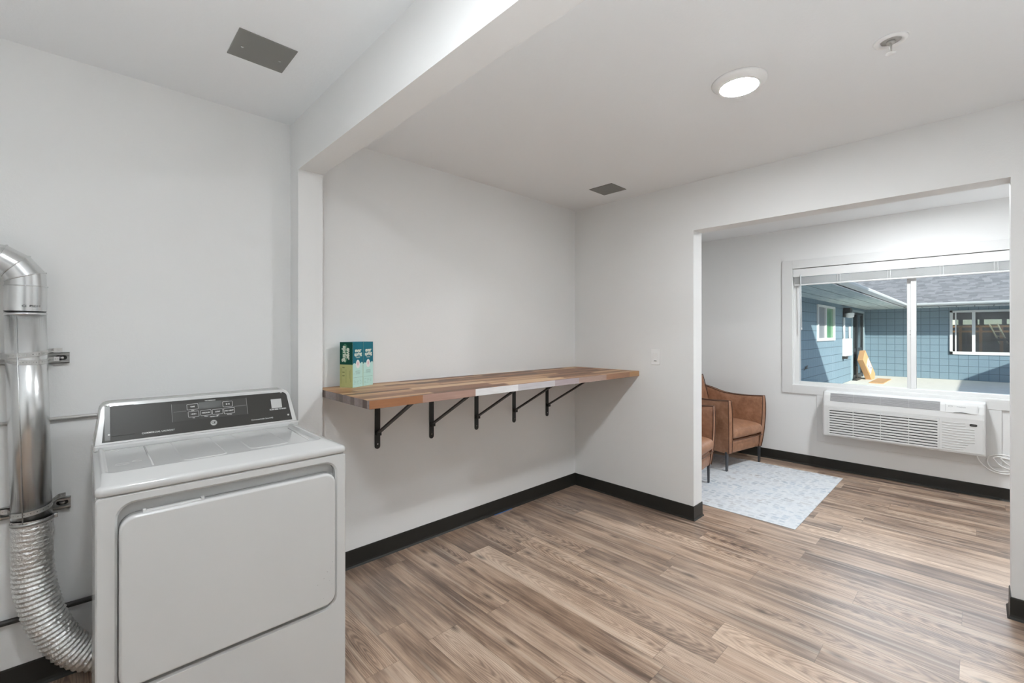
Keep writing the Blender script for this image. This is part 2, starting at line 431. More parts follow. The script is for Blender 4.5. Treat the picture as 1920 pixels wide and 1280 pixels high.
def thing(name, label, cat, loc=(0, 0, 0), rz=0., group=None):
    o = bpy.data.objects.new(name, None); COL.objects.link(o); o.location = loc; o.rotation_euler = (0, 0, rz)
    o.empty_display_size = .05
    return tag(o, label, cat, group)
def B(): return bmesh.new()
def bx(lo, hi, bev=0., seg=2):
    b = B(); box(b, lo, hi, bev, seg); return b

def text_mesh(body, size, bold=0., extrude=.0004, spacing=1.0):
    cu = bpy.data.curves.new('t', 'FONT'); cu.body = body; cu.size = size; cu.align_x = 'CENTER'; cu.align_y = 'CENTER'
    cu.extrude = extrude; cu.offset = bold; cu.space_character = spacing; cu.resolution_u = 3
    o = bpy.data.objects.new('t', cu); COL.objects.link(o)
    bpy.context.view_layer.update()
    me = bpy.data.meshes.new_from_object(o.evaluated_get(bpy.context.evaluated_depsgraph_get()))
    bpy.data.objects.remove(o); return me
def lettering(bm, body, size, mat, bold=0., extrude=.0004, spacing=1.0, sx=1.):
    me = text_mesh(body, size, bold, extrude, spacing)
    t = bmesh.new(); t.from_mesh(me); bpy.data.meshes.remove(me)
    if sx != 1.:
        for v in t.verts: v.co.x *= sx
    merge(bm, t, 0, mat)
def frame_mat(origin, ux, uy):
    ux, uy = Vector(ux).normalized(), Vector(uy).normalized(); uz = ux.cross(uy)
    return Matrix(((ux.x, uy.x, uz.x, origin[0]), (ux.y, uy.y, uz.y, origin[1]), (ux.z, uy.z, uz.z, origin[2]), (0, 0, 0, 1)))

# ------------------------------------------------------------------ room shell
struct('floor', bx((XMIN, YMIN, -.06), (XEX - .02, YA + .02, 0)), M_FLOOR)
struct('ceiling', bx((XMIN - .1, YMIN - .1, H), (XEX, YA + .15, H + .06)), M_CEIL)
b = B()
box(b, (XMIN - .1, YA, -.06), (XEX, YA + .12, H))
struct('wall_back', b, M_WALL)
b = B()
box(b, (XB, YO, 0), (XB2, YA, H)); box(b, (XB, YR, ZT), (XB2, YO, H)); box(b, (XB, YMIN, 0), (XB2, YR, H))
struct('wall_right', b, M_WALL)
b = B()   # pier and the beam that runs from it over the camera
box(b, (XL, YP, 0), (XR, YA, ZB)); box(b, (XL, YMIN, ZB), (XR, YA, H))
struct('wall_divider', b, M_WALL)
struct('wall_left', bx((XMIN - .1, YMIN, -.06), (XMIN, YA, H)), M_WALL)
# wall behind the camera; doorway and dark hall added for the duct to reflect
b = B()
box(b, (XMIN - .1, YMIN - .12, -.06), (-.75, YMIN, H)); box(b, (.15, YMIN - .12, -.06), (XEX, YMIN, H)); box(b, (-.75, YMIN - .12, 2.05), (.15, YMIN, H))
struct('wall_front', b, M_WALL)
b = B()
box(b, (-.9, YMIN - 1.3, -.06), (.3, YMIN - 1.2, 2.3)); box(b, (-.95, YMIN - 1.3, -.06), (-.85, YMIN - .12, 2.3)); box(b, (.25, YMIN - 1.3, -.06), (.35, YMIN - .12, 2.3)); box(b, (-.95, YMIN - 1.3, 2.3), (.35, YMIN - .12, 2.35)); box(b, (-.95, YMIN - 1.3, -.08), (.35, YMIN - .12, -.06))
struct('wall_added_hall', b, simple('added_hall_dark', (.13, .12, .11), .8))
# window wall
WY0, WY1, WZ0, WZ1 = -.53, 1.345, .812, 2.02
b = B()
box(b, (XW, YMIN, -.06), (XEX, WY0, H)); box(b, (XW, WY1, -.06), (XEX, YA, H)); box(b, (XW, WY0, -.06), (XEX, WY1, WZ0)); box(b, (XW, WY0, WZ1), (XEX, WY1, H))
struct('wall_window', b, M_WALL)
# casing boards and the apron panel under the window
c0, c1 = -.62, 1.440
b = B(); T = .014
box(b, (XW - T, WY1, .727), (XW, c1, 2.107), .002); box(b, (XW - T, c0, .727), (XW, WY0, 2.107), .002)
box(b, (XW - T, WY0, WZ1), (XW, WY1, 2.107), .002); box(b, (XW - T, WY0, .727), (XW, WY1, WZ0), .002)
struct('trim_1', b, M_TRIM)
b = B()
box(b, (XW - .012, -.13, .262), (XW, 1.13, .7265), .002)
struct('trim_2', b, M_TRIM)

def cove(name, runs):
    """runs: list of (p0, p1, normal, mitre0, mitre1): vinyl cove base swept along wall; mitre +1 outside corner, -1 inside"""
    b = B()
    prof = [(0, 0), (.014, 0), (.012, .003), (.007, .010), (.005, .020), (.0045, .096), (.003, .1015), (0, .1015)]
    for p0, p1, nrm, m0, m1 in runs:
        p0, p1, nrm = Vector((*p0, 0)), Vector((*p1, 0)), Vector((*nrm, 0)); d = (p1 - p0).normalized()
        r0 = [p0 + nrm * u + Vector((0, 0, v)) - d * (u * m0) for u, v in prof]
        r1 = [p1 + nrm * u + Vector((0, 0, v)) + d * (u * m1) for u, v in prof]
        skin(b, [r0, r1], True, 0, True, False)
    return struct(name, b, M_BASE)
cove('baseboard_back', [((XR, YA), (XB, YA), (0, -1), 0, -1), ((XMIN, YA), (XL, YA), (0, -1), -1, -1)])
cove('baseboard_right', [((XB, YA), (XB, YO), (-1, 0), -1, 1), ((XB, YO), (XB2, YO), (0, -1), 1, 1),
                         ((XB, YR), (XB, YMIN), (-1, 0), 1, -1), ((XB2, YR), (XB, YR), (0, 1), 1, 1),
                         ((XB2, YO), (XB2, YA), (1, 0), 1, -1), ((XB2, YMIN), (XB2, YR), (1, 0), -1, 1)])
cove('baseboard_window', [((XW, YA), (XW, YMIN), (-1, 0), -1, -1), ((XB2, YA), (XW, YA), (0, -1), -1, -1)])
cove('baseboard_divider', [((XL, YA), (XL, YP), (-1, 0), -1, 1), ((XL, YP), (XR, YP), (0, -1), 1, 1), ((XR, YP), (XR, YA), (1, 0), 1, -1)])
cove('baseboard_front', [((XMIN, YMIN), (-.75, YMIN), (0, 1), -1, 0), ((.15, YMIN), (XB, YMIN), (0, 1), 0, -1), ((XMIN, YA), (XMIN, YMIN), (1, 0), -1, -1)])

tag(obj('tape_strip', bx((2.198, YA - .021, 0), (2.376, YA - .0145, .0035)), simple('blue_tape', (.06, .16, .42), .5)), 'thin strip of blue masking tape on the floor along the black wall base', 'tape')

# ------------------------------------------------------------------ window (sliding, two sashes)
GX = XW + .075
win = thing('window_1', 'white vinyl sliding window of two panes looking onto the blue courtyard', 'window', (GX, .41, WZ0)); win['kind'] = 'structure'
del win['label']; del win['category']
def wp(name, b, m, **k):
    o = obj(name, b, m, **k); o.parent = win; o.matrix_parent_inverse = Matrix.Translation((-GX, -.41, -WZ0)); return o
b = B(); fx0, fx1 = GX - .025, GX + .05; fwid = .048
box(b, (fx0, WY1 - fwid, WZ0), (fx1, WY1, WZ1), .004); box(b, (fx0, WY0, WZ0), (fx1, WY0 + fwid, WZ1), .004)
box(b, (fx0, WY0 + fwid, WZ0), (fx1, WY1 - fwid, WZ0 + .034), .004); box(b, (fx0, WY0 + fwid, WZ1 - .05), (fx1, WY1 - fwid, WZ1), .004)
wp('window_frame', b, M_VINYL)
b = B(); box(b, (GX - .02, .387, WZ0 + .034), (GX + .012, .425, WZ1 - .05), .003); box(b, (GX + .012, .415, WZ0 + .034), (GX + .04, .453, WZ1 - .05), .003)
wp('meeting_rail', b, M_VINYL)
b = B()
for z in (1.37, 1.335): lathe(b, (GX - .021, .428, z), [(.0001, 0), (.004, 0), (.004, .003), (.0001, .003)], 10, 0, 'x')
wp('sash_lock', b, M_STRUT)
wp('pane', bx((GX + .02, .44, WZ0 + .03), (GX + .024, WY1 - fwid + .004, WZ1 - .045)), M_GLASS)
wp('pane', bx((GX, WY0 + fwid - .004, WZ0 + .03), (GX + .004, .39, WZ1 - .045)), M_GLASS)
b = B(); box(b, (XW + .002, WY1 - .003, WZ0), (XEX, WY1 + .0, WZ1)); box(b, (XW + .002, WY0, WZ0 - .0), (XEX, WY1, WZ0 + .003))
wp('window_sill', b, M_VINYL)

# raised mini blind
bl = thing('window_blind', 'white mini blind raised and bunched at the top of the sliding window', 'blind', (XW + .02, .41, 1.84))
def rel(o, par):
    o.parent = par; o.matrix_parent_inverse = Matrix.LocRotScale(par.location, par.rotation_euler, None).inverted(); return o
b = B(); box(b, (XW - .004, WY0 + .005, 1.932), (XW + .004, WY1 - .005, 2.014), .003); box(b, (XW + .004, WY0 + .01, 1.985), (XW + .045, WY1 - .01, 2.014))
rel(obj('valance', b, M_VINYL), bl)
b = B()
for k in range(15):
    z = 1.862 + k * .0046; dy = .003 * math.sin(k * 2.3)
    box(b, (XW + .008 + .002 * (k % 2), WY0 + .012 + dy, z), (XW + .034, WY1 - .012 + dy, z + .0022), .0006, 1)
o = rel(obj('slat_stack', b, M_VINYL), bl)
rel(obj('bottom_rail', bx((XW + .008, WY0 + .012, 1.843), (XW + .036, WY1 - .012, 1.858), .004), M_VINYL), bl)
for y in (.95, .57, .22, -.1):
    b = B(); box(b, (XW + .004, y - .012, 1.838), (XW + .008, y - .009, 1.94)); box(b, (XW + .004, y + .009, 1.838), (XW + .008, y + .012, 1.94)); box(b, (XW + .003, y - .01, 1.93), (XW + .009, y + .01, 1.95), .002)
    rel(obj('ladder_cord', b, M_VINYL), bl)
b = B(); tube(b, [(XW - .006, 1.272, 1.955), (XW - .008, 1.268, 1.75), (XW - .007, 1.262, 1.395)], .0045, 8); lathe(b, (XW - .007, 1.262, 1.38), [(.002, 0), (.006, .003), (.006, .02), (.004, .028)], 8)
rel(obj('wand', b, simple('clear_wand', (.80, .82, .83), .15), smooth=True), bl)

# ------------------------------------------------------------------ ceiling lights
def ceiling_light(x, y, label, power):
    t = thing('ceiling_light', label, 'ceiling light', (x, y, H), 0)
    b = B(); lathe(b, (0, 0, 0), [(.109, 0), (.108, -.006), (.098, -.014), (.084, -.022), (.0765, -.026), (.0765, -.020)], 64)
    obj('trim_ring', b, simple('trim_ring_white', (.96, .96, .95), .4), t)
    b = B(); lathe(b, (0, 0, 0), [(.0763, -.0225), (.0755, -.0262), (.070, -.0275), (.05, -.0285), (.02, -.029), (.0005, -.029)], 64)
    obj('diffuser', b, emit('lit_diffuser', (.915, .965, 1.0), power), t)
    return t
ceiling_light(2.05, .717, 'round white flush ceiling light, lit, in the room with the shelf', LD[0])
ceiling_light(.12, .70, 'round flush ceiling light above the laundry corner', LD[1])
ceiling_light(4.35, .35, 'added unseen ceiling light in the room with armchairs', LD[2])  # unseen light, added to brighten the armchair room

def add_fill_light(x, y, label, power, dz=.25):  # unseen can light added to throw fill onto the ceiling
    t = thing('fill_light', label, 'fill light', (x, y, 0))
    b = B(); lathe(b, (0, 0, 0), [(.0005, 0), (.105, 0), (.110, .006), (.110, .33), (.107, .332), (.104, .33), (.102, dz), (.0005, dz - .002)], 40); obj('fill_can', b, M_WHITE, t)
    b = B(); lathe(b, (0, 0, 0), [(.085, dz), (.083, dz + .006), (.05, dz + .008), (.0005, dz + .009)], 32); obj('diffuser', b, emit('fill_glow', (.915, .965, 1.0), power), t)
add_fill_light(1.30, -1.00, 'added fill light can on the floor behind the camera in the main room', LT[0])
add_fill_light(4.50, -1.48, 'added fill light can on the floor in the armchair room', LT[1], .20)
add_fill_light(-.85, -.30, 'added fill light can on the floor left of the camera in the laundry corner', LT[2])

# sprinkler
t = thing('fire_sprinkler', 'white pendant fire sprinkler in the ceiling, right of the round light', 'sprinkler', (2.17, .225, H))
b = B(); lathe(b, (0, 0, 0), [(.034, 0), (.052, 0), (.051, -.004), (.043, -.009), (.033, -.006), (.031, .0)], 40); obj('escutcheon', b, M_PLAST, t)
b = B(); lathe(b, (0, 0, 0), [(.0305, -.0005), (.0305, -.002), (.012, -.003), (.0005, -.003)], 24); obj('cup', b, simple('sprinkler_cup', (.42, .41, .39), .5), t)
b = B(); lathe(b, (0, 0, 0), [(.013, -.001), (.013, -.012), (.007, -.016), (.0005, -.016)], 16)
for s in (-1, 1): tube(b, [(s * .009, 0, -.012), (s * .011, 0, -.026), (s * .006, 0, -.04), (0, 0, -.045)], .0028, 8)
tube(b, [(0, 0, -.014), (0, 0, -.046)], .003, 8)
obj('frame_arm', b, simple('sprinkler_metal', (.55, .54, .51), .35, .7), t)
b = B(); lathe(b, (0, 0, 0), [(.0005, -.046), (.015, -.047), (.0155, -.049), (.004, -.050), (.0005, -.050)], 20); obj('deflector', b, M_PLAST, t)

def plate(x0, x1, y0, y1, label, screws):
    t = thing('ceiling_cover_plate', label, 'cover plate', ((x0 + x1) / 2, (y0 + y1) / 2, H))
    hx, hy = (x1 - x0) / 2, (y1 - y0) / 2
    obj('plate', bx((-hx, -hy, -.004), (hx, hy, 0), .001), M_PLATE, t)
    if screws:
        for s in (-1, 1):
            b = B(); lathe(b, (s * hx * .66, 0 + .012, -.004), [(.0055, 0), (.005, -.002), (.002, -.003), (.0004, -.003)], 12)
            obj('screw', b, M_GALV, t)
plate(.398, .596, 1.820, 2.015, 'square grey blank cover plate on the ceiling above the dryer', True)
plate(2.765, 2.962, 1.842, 2.042, 'small grey blank cover plate on the ceiling near the shelf wall corner', False)

# light switch
t = thing('light_switch', 'white rocker light switch on the wall left of the wide opening', 'light switch', (XB, 1.716, 1.166), 0)
obj('wall_plate', bx((-.005, -.037, -.058), (0, .037, .058), .002), M_PLAST, t)
b = B(); box(b, (-.0085, -.017, -.034), (-.004, .017, .034), .002); obj('rocker', b, M_WHITE, t)
obj('rocker_gap', bx((-.0090, -.010, -.030), (-.0080, .010, -.026)), M_SLOT, t)

# ------------------------------------------------------------------ butcher block shelf and brackets
SX0, SX1, SY0, SZ1, STH = .907, XB - .001, 1.8566, 1.0512, .0385
b = B(); ox, oy, oz = SX0, YA - .001, SZ1 - STH
# object origin at the back left corner; block texture runs in its local axes
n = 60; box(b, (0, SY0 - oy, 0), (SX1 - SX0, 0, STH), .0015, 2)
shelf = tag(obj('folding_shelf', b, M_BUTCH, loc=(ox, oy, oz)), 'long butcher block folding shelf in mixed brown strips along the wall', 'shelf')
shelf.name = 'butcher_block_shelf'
def bracket(first=None):
    t = thing('shelf_bracket', '', 'bracket')
    z0 = -.357 + .0; z1 = 0.
    b = B(); prism(b, rrect(.034, .357, .017, 5, 0, -.1785, (0.0, 0.0, .0165, .0165)), (0, -.005, 0)); obj('wall_leg', b, M_BLACKMET, t)
    obj('shelf_arm', bx((-.017, -.50, -.005), (.017, -.0055, 0)), M_BLACKMET, t)
    b = B(); t0, t1 = Vector((0, -.010, -.262)), Vector((0, -.44, -.012)); d = (t1 - t0).normalized(); w = Vector((.0125, 0, 0)); th = d.cross(Vector((1, 0, 0))).normalized() * .005
    skin(b, [[p + w + th, p - w + th, p - w - th, p + w - th] for p in (t0, t1)], True, 0, True, False)
    box(b, (-.0125, -.03, -.274), (.0125, -.005, -.250)); obj('brace', b, M_BLACKMET, t)
    b = B(); lathe(b, (0, -.005, -.328), [(.0045, 0), (.004, -.002), (.0004, -.0025)], 10, 0, 'y'); obj('screw', b, M_GALV, t)
    return t
br0 = bracket()
names = ['black steel shelf bracket nearest the dryer, first under the wooden shelf', 'black shelf bracket second from the dryer under the wooden shelf',
         'middle one of the five black brackets under the wooden shelf', 'black shelf bracket second from the room corner under the wooden shelf',
         'black steel shelf bracket nearest the room corner, under the far shelf end']
for i, x in enumerate((1.272, 1.655, 2.037, 2.413, 2.797)):
    if i == 0: o = br0
    else:
        o = br0.copy(); COL.objects.link(o)
        for ch in br0.children:
            c = ch.copy(); COL.objects.link(c); c.parent = o
    o.location = (x, YA, SZ1 - STH); o['label'] = names[i]; o['group'] = 'black brackets under the butcher block shelf'

# ------------------------------------------------------------------ two cartons standing on the shelf
M_CT = simple('carton_teal', (.022, .175, .235), .6, 0, .15); M_CG = simple('carton_dark_green', (.008, .072, .050), .6, 0, .15)
M_CM = simple('carton_mint', (.56, .82, .76), .6, 0, .2); M_CO = simple('carton_olive', (.50, .53, .24), .6, 0, .2)
M_CW = simple('carton_print_cream', (.78, .84, .72), .5); M_CP = simple('carton_pink', (.80, .58, .62), .5); M_CL = simple('carton_fine_print', (.20, .38, .34), .5); M_CGL = simple('carton_leaf', (.05, .20, .11), .5)
def carton(loc, rz, label, W, D, HH, seed):
    t = thing('laundry_carton', label, 'carton', loc, rz, 'cartons on the butcher block shelf')
    zb = HH * .505
    # local: front face at y=0 looking to -y, x 0..W ; left side at x=0
    b = B()
    box(b, (0, 0, 0), (W, D, HH), .0012, 1)
    for f in b.faces: f.material_index = 0
    obj('carton_body', b, M_CM, t)
    e = .0006
    # upper teal front with wavy lower edge
    poly = [(0.001, HH), (0.001, zb)]
    for k in range(9): poly.append((W * (.08 + .84 * k / 8), zb + .008 * math.sin(k * .9 + 1.0) + .004 * k / 8))
    poly += [(W - .001, zb + .006), (W - .001, HH)]
    b = B(); prism(b, poly, (0, -e, 0)); obj('front_upper', b, M_CT, t)
    b = B(); prism(b, [(0, HH), (0, zb), (D, zb), (D, HH)], (-e, 0, 0), 0, (0, 0, 0), (0, 1, 0), (0, 0, 1)); obj('side_upper', b, M_CG, t)
    b = B(); prism(b, [(0, zb), (0, .001), (D, .001), (D, zb)], (-e, 0, 0), 0, (0, 0, 0), (0, 1, 0), (0, 0, 1)); obj('side_lower', b, M_CO, t)
    b = B(); prism(b, [(D * .52 + .020 * math.cos(a), HH * .755 + .052 * math.sin(a)) for a in [2 * PI * k / 20 for k in range(20)]], (-.0003, 0, 0), 0, (-e, .006, 0), (0, 1, 0), (0, 0, 1)); obj('side_leaf', b, M_CGL, t)
    b = B(); box(b, (.0, 0, HH), (W, D, HH + e)); obj('carton_top', b, M_CT, t)
    # egg
    egg = [(W * .48 + .0165 * math.cos(a) * (1 - .12 * math.sin(a)), zb + .002 + .0235 * math.sin(a)) for a in [2 * PI * k / 28 for k in range(28)]]
    b = B(); prism(b, egg, (0, -.0004, 0), 0, (0, -e, 0)); obj('egg_print', b, M_WHITE, t)
    b = B(); prism(b, [(W * .48 + .007 * math.cos(a), zb + .004 + .011 * math.sin(a)) for a in [2 * PI * k / 16 for k in range(16)]], (0, -.0003, 0), 0, (0, -e - .0004, 0)); obj('egg_spot', b, M_CP, t)
    b = B()
    lettering(b, 'ever', .030, frame_mat((W * .5, -e, HH * .815), (1, 0, 0), (0, 0, 1)), .0010, .0003, .95)
    lettering(b, 'spring', .027, frame_mat((W * .5, -e, HH * .735), (1, 0, .06), (-.06, 0, 1)), .0010, .0003, .92)
    for k in range(2): box(b, (W * .33, -e - .0003, HH * (.665 - .018 * k)), (W * .68, -e, HH * (.665 - .018 * k) + .0015))
    obj('front_lettering', b, M_CW, t)
    b = B()
    lettering(b, 'ever', .036, frame_mat((-e - .0003, D * .33, HH * .745), (0, 0, -1), (0, -1, 0)), .0014, .0003, 1.0)
    lettering(b, 'spring', .036, frame_mat((-e - .0003, D * .62, HH * .745), (0, 0, -1), (0, -1, 0)), .0014, .0003, 1.0)
    obj('side_lettering', b, M_CW, t)
    b = B(); r = random.Random(seed)
    for z in (.36, .345, .325, .31, .29): w2 = .16 + .1 * r.random(); box(b, (W * (.5 - w2), -.0003, HH * z), (W * (.5 + w2), 0, HH * z + .0012))
    box(b, (W * .05, -.0003, HH * .215), (W * .95, 0, HH * .219)); box(b, (W * .05, -.0003, HH * .30), (W * .22, 0, HH * .303))
    for k in range(3):
        for z in (.16, .13, .10, .07): box(b, (W * (.1 + .29 * k), -.0003, HH * z), (W * (.1 + .29 * k + .2 * r.random() + .04), 0, HH * z + .0011))
    obj('front_fine_print', b, M_CL, t)
    b = B()
    for y, z0, z1 in ((.16, .12, .40), (.22, .2, .37), (.50, .10, .40), (.90, .08, .42)): box(b, (-e - .0002, D * y, HH * z0), (-e, D * y + .0012, HH * z1))
    for z in (.43, .33, .25): box(b, (-e - .0002, D * .62, HH * z), (-e, D * .80, HH * z + .004))
    obj('side_fine_print', b, simple('olive_fine_print', (.15, .17, .05), .5), t)
    return t
CTH = R(25); CW, CD, CH = .0845, .088, .249
cl = Vector((1.058, 2.362, SZ1))
carton(cl, CTH, 'teal and mint carton on the shelf, left one, its dark green and olive side showing', CW, CD, CH, 1)
carton(cl + Vector((math.cos(CTH), math.sin(CTH), 0)) * (CW + .0012), CTH, 'teal and mint carton on the shelf, right one of the pair, showing only its front', CW, CD, CH, 5)

# ------------------------------------------------------------------ dryer
DX0, DX1, DY0, DY1 = .0215, .7065, 1.636, 2.325
dr = thing('clothes_dryer', 'white front loading commercial clothes dryer with charcoal control console', 'dryer', ((DX0 + DX1) / 2, (DY0 + DY1) / 2, 0))
def dp(name, b, m, par=None, **k):
    o = obj(name, b, m, **k); o.parent = par or dr
    o.matrix_parent_inverse = Matrix.Translation(-dr.location); return o
def ch(par, name, b, m, **k):
    o = obj(name, b, m, **k); o.parent = par; return o
bpy.context.view_layer.update()
# cabinet shell with a door recess in the front
b = B()
box(b, (DX0, DY0 + .03, .02), (DX1, DY1, .904), .006, 2)
# front skin: frame around recess
RX0, RX1, RZ0, RZ1 = .0605, .6745, .345, .882
outer = rrect(DX1 - DX0, .904 - .02, .012, 6, (DX0 + DX1) / 2, (.904 + .02) / 2)
inner = rrect(RX1 - RX0, RZ1 - RZ0, .045, 6, (RX0 + RX1) / 2, (RZ0 + RZ1) / 2)
inner2 = rrect(RX1 - RX0 - .012, RZ1 - RZ0 - .012, .04, 6, (RX0 + RX1) / 2, (RZ0 + RZ1) / 2)
def P(l, y): return [Vector((u, y, v)) for u, v in l]
outer_in = rrect(DX1 - DX0 - .008, .904 - .02 - .008, .010, 6, (DX0 + DX1) / 2, (.904 + .02) / 2)
skin(b, [P(outer, DY0 + .035), P(outer, DY0 + .004), P(outer_in, DY0), P(inner, DY0), P(inner2, DY0 + .006), P(inner2, DY0 + .028)], False, 0, True, False)
f = b.faces.new([b.verts.new(p) for p in P(inner2, DY0 + .028)])
dp('cabinet', b, M_ENAMEL)
# feet
for x in (DX0 + .04, DX1 - .04):
    for y in (DY0 + .06, DY1 - .06): b = B(); lathe(b, (x, y, 0), [(.018, 0), (.018, .008), (.009, .010), (.009, .022)], 12); dp('levelling_foot', b, M_DARK)
# door
d_out = rrect(.665 - .069, .842 - .366, .038, 8, .367, .604); d_mid = rrect(.665 - .069 - .004, .842 - .366 - .004, .036, 8, .367, .604); d_in = rrect(.665 - .069 - .014, .842 - .366 - .014, .032, 8, .367, .604)
b = B(); skin(b, [P(d_out, DY0 + .026), P(d_out, DY0 - .004), P(d_mid, DY0 - .009), P(d_in, DY0 - .0115)], False, 0, True, True)
b.faces.new([b.verts.new(p) for p in P(d_in, DY0 - .0115)]); b.faces.new([b.verts.new(p) for p in P(d_out, DY0 + .026)])
bmesh.ops.remove_doubles(b, verts=list(b.verts), dist=1e-5)
door = dp('door', b, M_ENAMEL)
b = B(); box(b, (.125, DY0 - .004, .838), (.262, DY0 + .012, .8475), .003, 2); box(b, (.120, DY0 - .004, .838), (.128, DY0 + .008, .852), .002); box(b, (.256, DY0 - .004, .838), (.266, DY0 + .008, .853), .002)
h = ch(door, 'door_handle', b, M_ENAMEL)
# lower front seam line & specks
M_SPECK = simple('speck_grey', (.22, .22, .21), .7)
for x, z in ((.652, .52), (.645, .50), (.634, .49), (.641, .455), (.622, .47), (.65, .44), (.62, .40), (.60, .455)):
    b = B(); lathe(b, (x, DY0 - .0117, z), [(.0012 * rnd.uniform(.6, 1.3), 0), (.0002, -.0002)], 6, 0, 'y'); ch(door, 'dirt_speck', b, M_SPECK)
# lid: lip, bevel and recessed top
b = B()
def lidrect(x0, x1, y0, y1, z, r=.02, n=6):
    return [Vector((u, v, z)) for u, v in rrect(x1 - x0, y1 - y0, r, n, (x0 + x1) / 2, (y0 + y1) / 2, (.004, .004, r, r))]
ZL = .906
def lr(i, z, r=.014):  # inset on front/sides
    return lidrect(DX0 - .001 + i, DX1 + .001 - i, DY0 - .004 + i, DY1, z, max(.004, r))
rA = [lr(.003, ZL), lr(0, ZL + .004), lr(0, ZL + .018), lr(.003, ZL + .023), lr(.012, ZL + .0262)]
# rim plateau then drop into recess
rim = lidrect(.041, .668, 1.742, DY1, .9435, .03); rec1 = lidrect(.047, .662, 1.750, DY1 - .001, .9425, .028); rec2 = lidrect(.052, .657, 1.757, DY1 - .002, .9325, .024)
side_rim = [Vector((p.x, p.y, .9415)) for p in lidrect(.036, .674, 1.735, DY1, 0, .03)]
skin(b, rA + [side_rim, rim, rec1, rec2], False, 0, True, True)
b.faces.new([b.verts.new(p.copy()) for p in rec2]); b.faces.new([b.verts.new(p.copy()) for p in rA[0]])
bmesh.ops.remove_doubles(b, verts=list(b.verts), dist=1e-5)
lid = dp('lid', b, M_ENAMEL)
# embossed panels on the lid
def emboss(x0, x1, y0, y1, h=.0022, r=.02):
    b = B()
    a = [Vector((u, v, .9322)) for u, v in rrect(x1 - x0, y1 - y0, r, 5, (x0 + x1) / 2, (y0 + y1) / 2)]
    c = [Vector((u, v, .9322 + h)) for u, v in rrect(x1 - x0 - .010, y1 - y0 - .010, r, 5, (x0 + x1) / 2, (y0 + y1) / 2)]
    skin(b, [a, c], False, 0, True, True); b.faces.new([b.verts.new(p.copy()) for p in c])
    bmesh.ops.remove_doubles(b, verts=list(b.verts), dist=1e-5)
    return b
for q in ((.235, .362, 1.797, 2.14), (.432, .566, 1.812, 2.14)): ch(lid, 'embossed_panel', emboss(*q), M_ENAMEL)
for q_, r_ in (([(.158, 1.805, .9325), (.1585, 1.98, .9325), (.16, 2.13, .9325)], .0028), ([(.633, 1.80, .9325), (.640, 1.95, .9325), (.648, 2.10, .9325)], .0025)):
    b = B(); tube(b, q_, r_, 8); ch(lid, 'embossed_ridge', b, M_ENAMEL, smooth=True)
for cx_, cy_, rx_, ry_ in ((.088, 1.89, .018, .012), (.078, 2.12, .012, .012), (.125, 1.905, .013, .010), (.135, 2.135, .010, .01)):
    b = B(); tube(b, [(cx_ + rx_ * math.cos(a), cy_ + ry_ * math.sin(a), .9325) for a in [2 * PI * k / 20 for k in range(21)]], .0008, 6); ch(lid, 'embossed_ring', b, M_ENAMEL, smooth=True)
# console: slanted housing
CB, CT_ = Vector((0, 2.150, .944)), Vector((0, 2.216, 1.093))   # bottom and top of the slanted face
fdir = (CT_ - CB).normalized(); fn_ = Vector((0, -fdir.z, fdir.y))   # towards the viewer
FL = (CT_ - CB).length; CXM = .364
def fp(u, v, h=0.): return Vector((CXM + u, 0, 0)) + CB + fdir * v + fn_ * h
def face_outline(w0, w1, l0, l1, r, n=8):
    # trapezoid, width w0 at the bottom, w1 at the top, rounded top corners
    out = [(-w0 / 2, l0), (w0 / 2, l0)]
    for k in range(n + 1):
        a = R(90 * k / n); out.append((w1 / 2 - r + r * math.cos(a), l1 - r + r * math.sin(a)))
    for k in range(n + 1):
        a = R(90 + 90 * k / n); out.append((-w1 / 2 + r + r * math.cos(a), l1 - r + r * math.sin(a)))
    return out
b = B()
o1 = face_outline(.683, .650, 0, FL, .032); o2 = face_outline(.675, .642, .002, FL - .004, .030)
front = [fp(u, v, 0) for u, v in o2]; edge = [fp(u, v, -.006) for u, v in o1]
back = [Vector((p.x, 2.318, p.z)) for p in edge]; foot = [(p.x, p.y) for p in edge]
skin(b, [front, edge, back], False, 0, True, True); b.faces.new([b.verts.new(p.copy()) for p in front]); b.faces.new([b.verts.new(p.copy()) for p in back])
bmesh.ops.remove_doubles(b, verts=list(b.verts), dist=1e-5)
box(b, (DX0 + .001, 2.138, .930), (DX1 - .001, 2.318, .953), .006, 2)
cons = dp('console', b, M_ENAMEL)
def flat(name, outl, h0, h1, m, par, **k):
    b = B(); skin(b, [[fp(u, v, h0) for u, v in outl], [fp(u, v, h1) for u, v in outl]], True, 0, True, False); return ch(par, name, b, m, **k)
pan = flat('control_panel', face_outline(.637, .618, .016, .148, .020), -.001, .0012, M_BLACKP, cons)
def uv(x, z): return x - CXM, (z - .944) / fdir.z   # world x,z on the face to face coordinates
def rect_uv(x0, z0, x1, z1, r=.001): 
    a, c = uv(x0, z0), uv(x1, z1); return rrect(c[0] - a[0], c[1] - a[1], r, 3, (a[0] + c[0]) / 2, (a[1] + c[1]) / 2)
Q = 2.17; SXF = 1.0
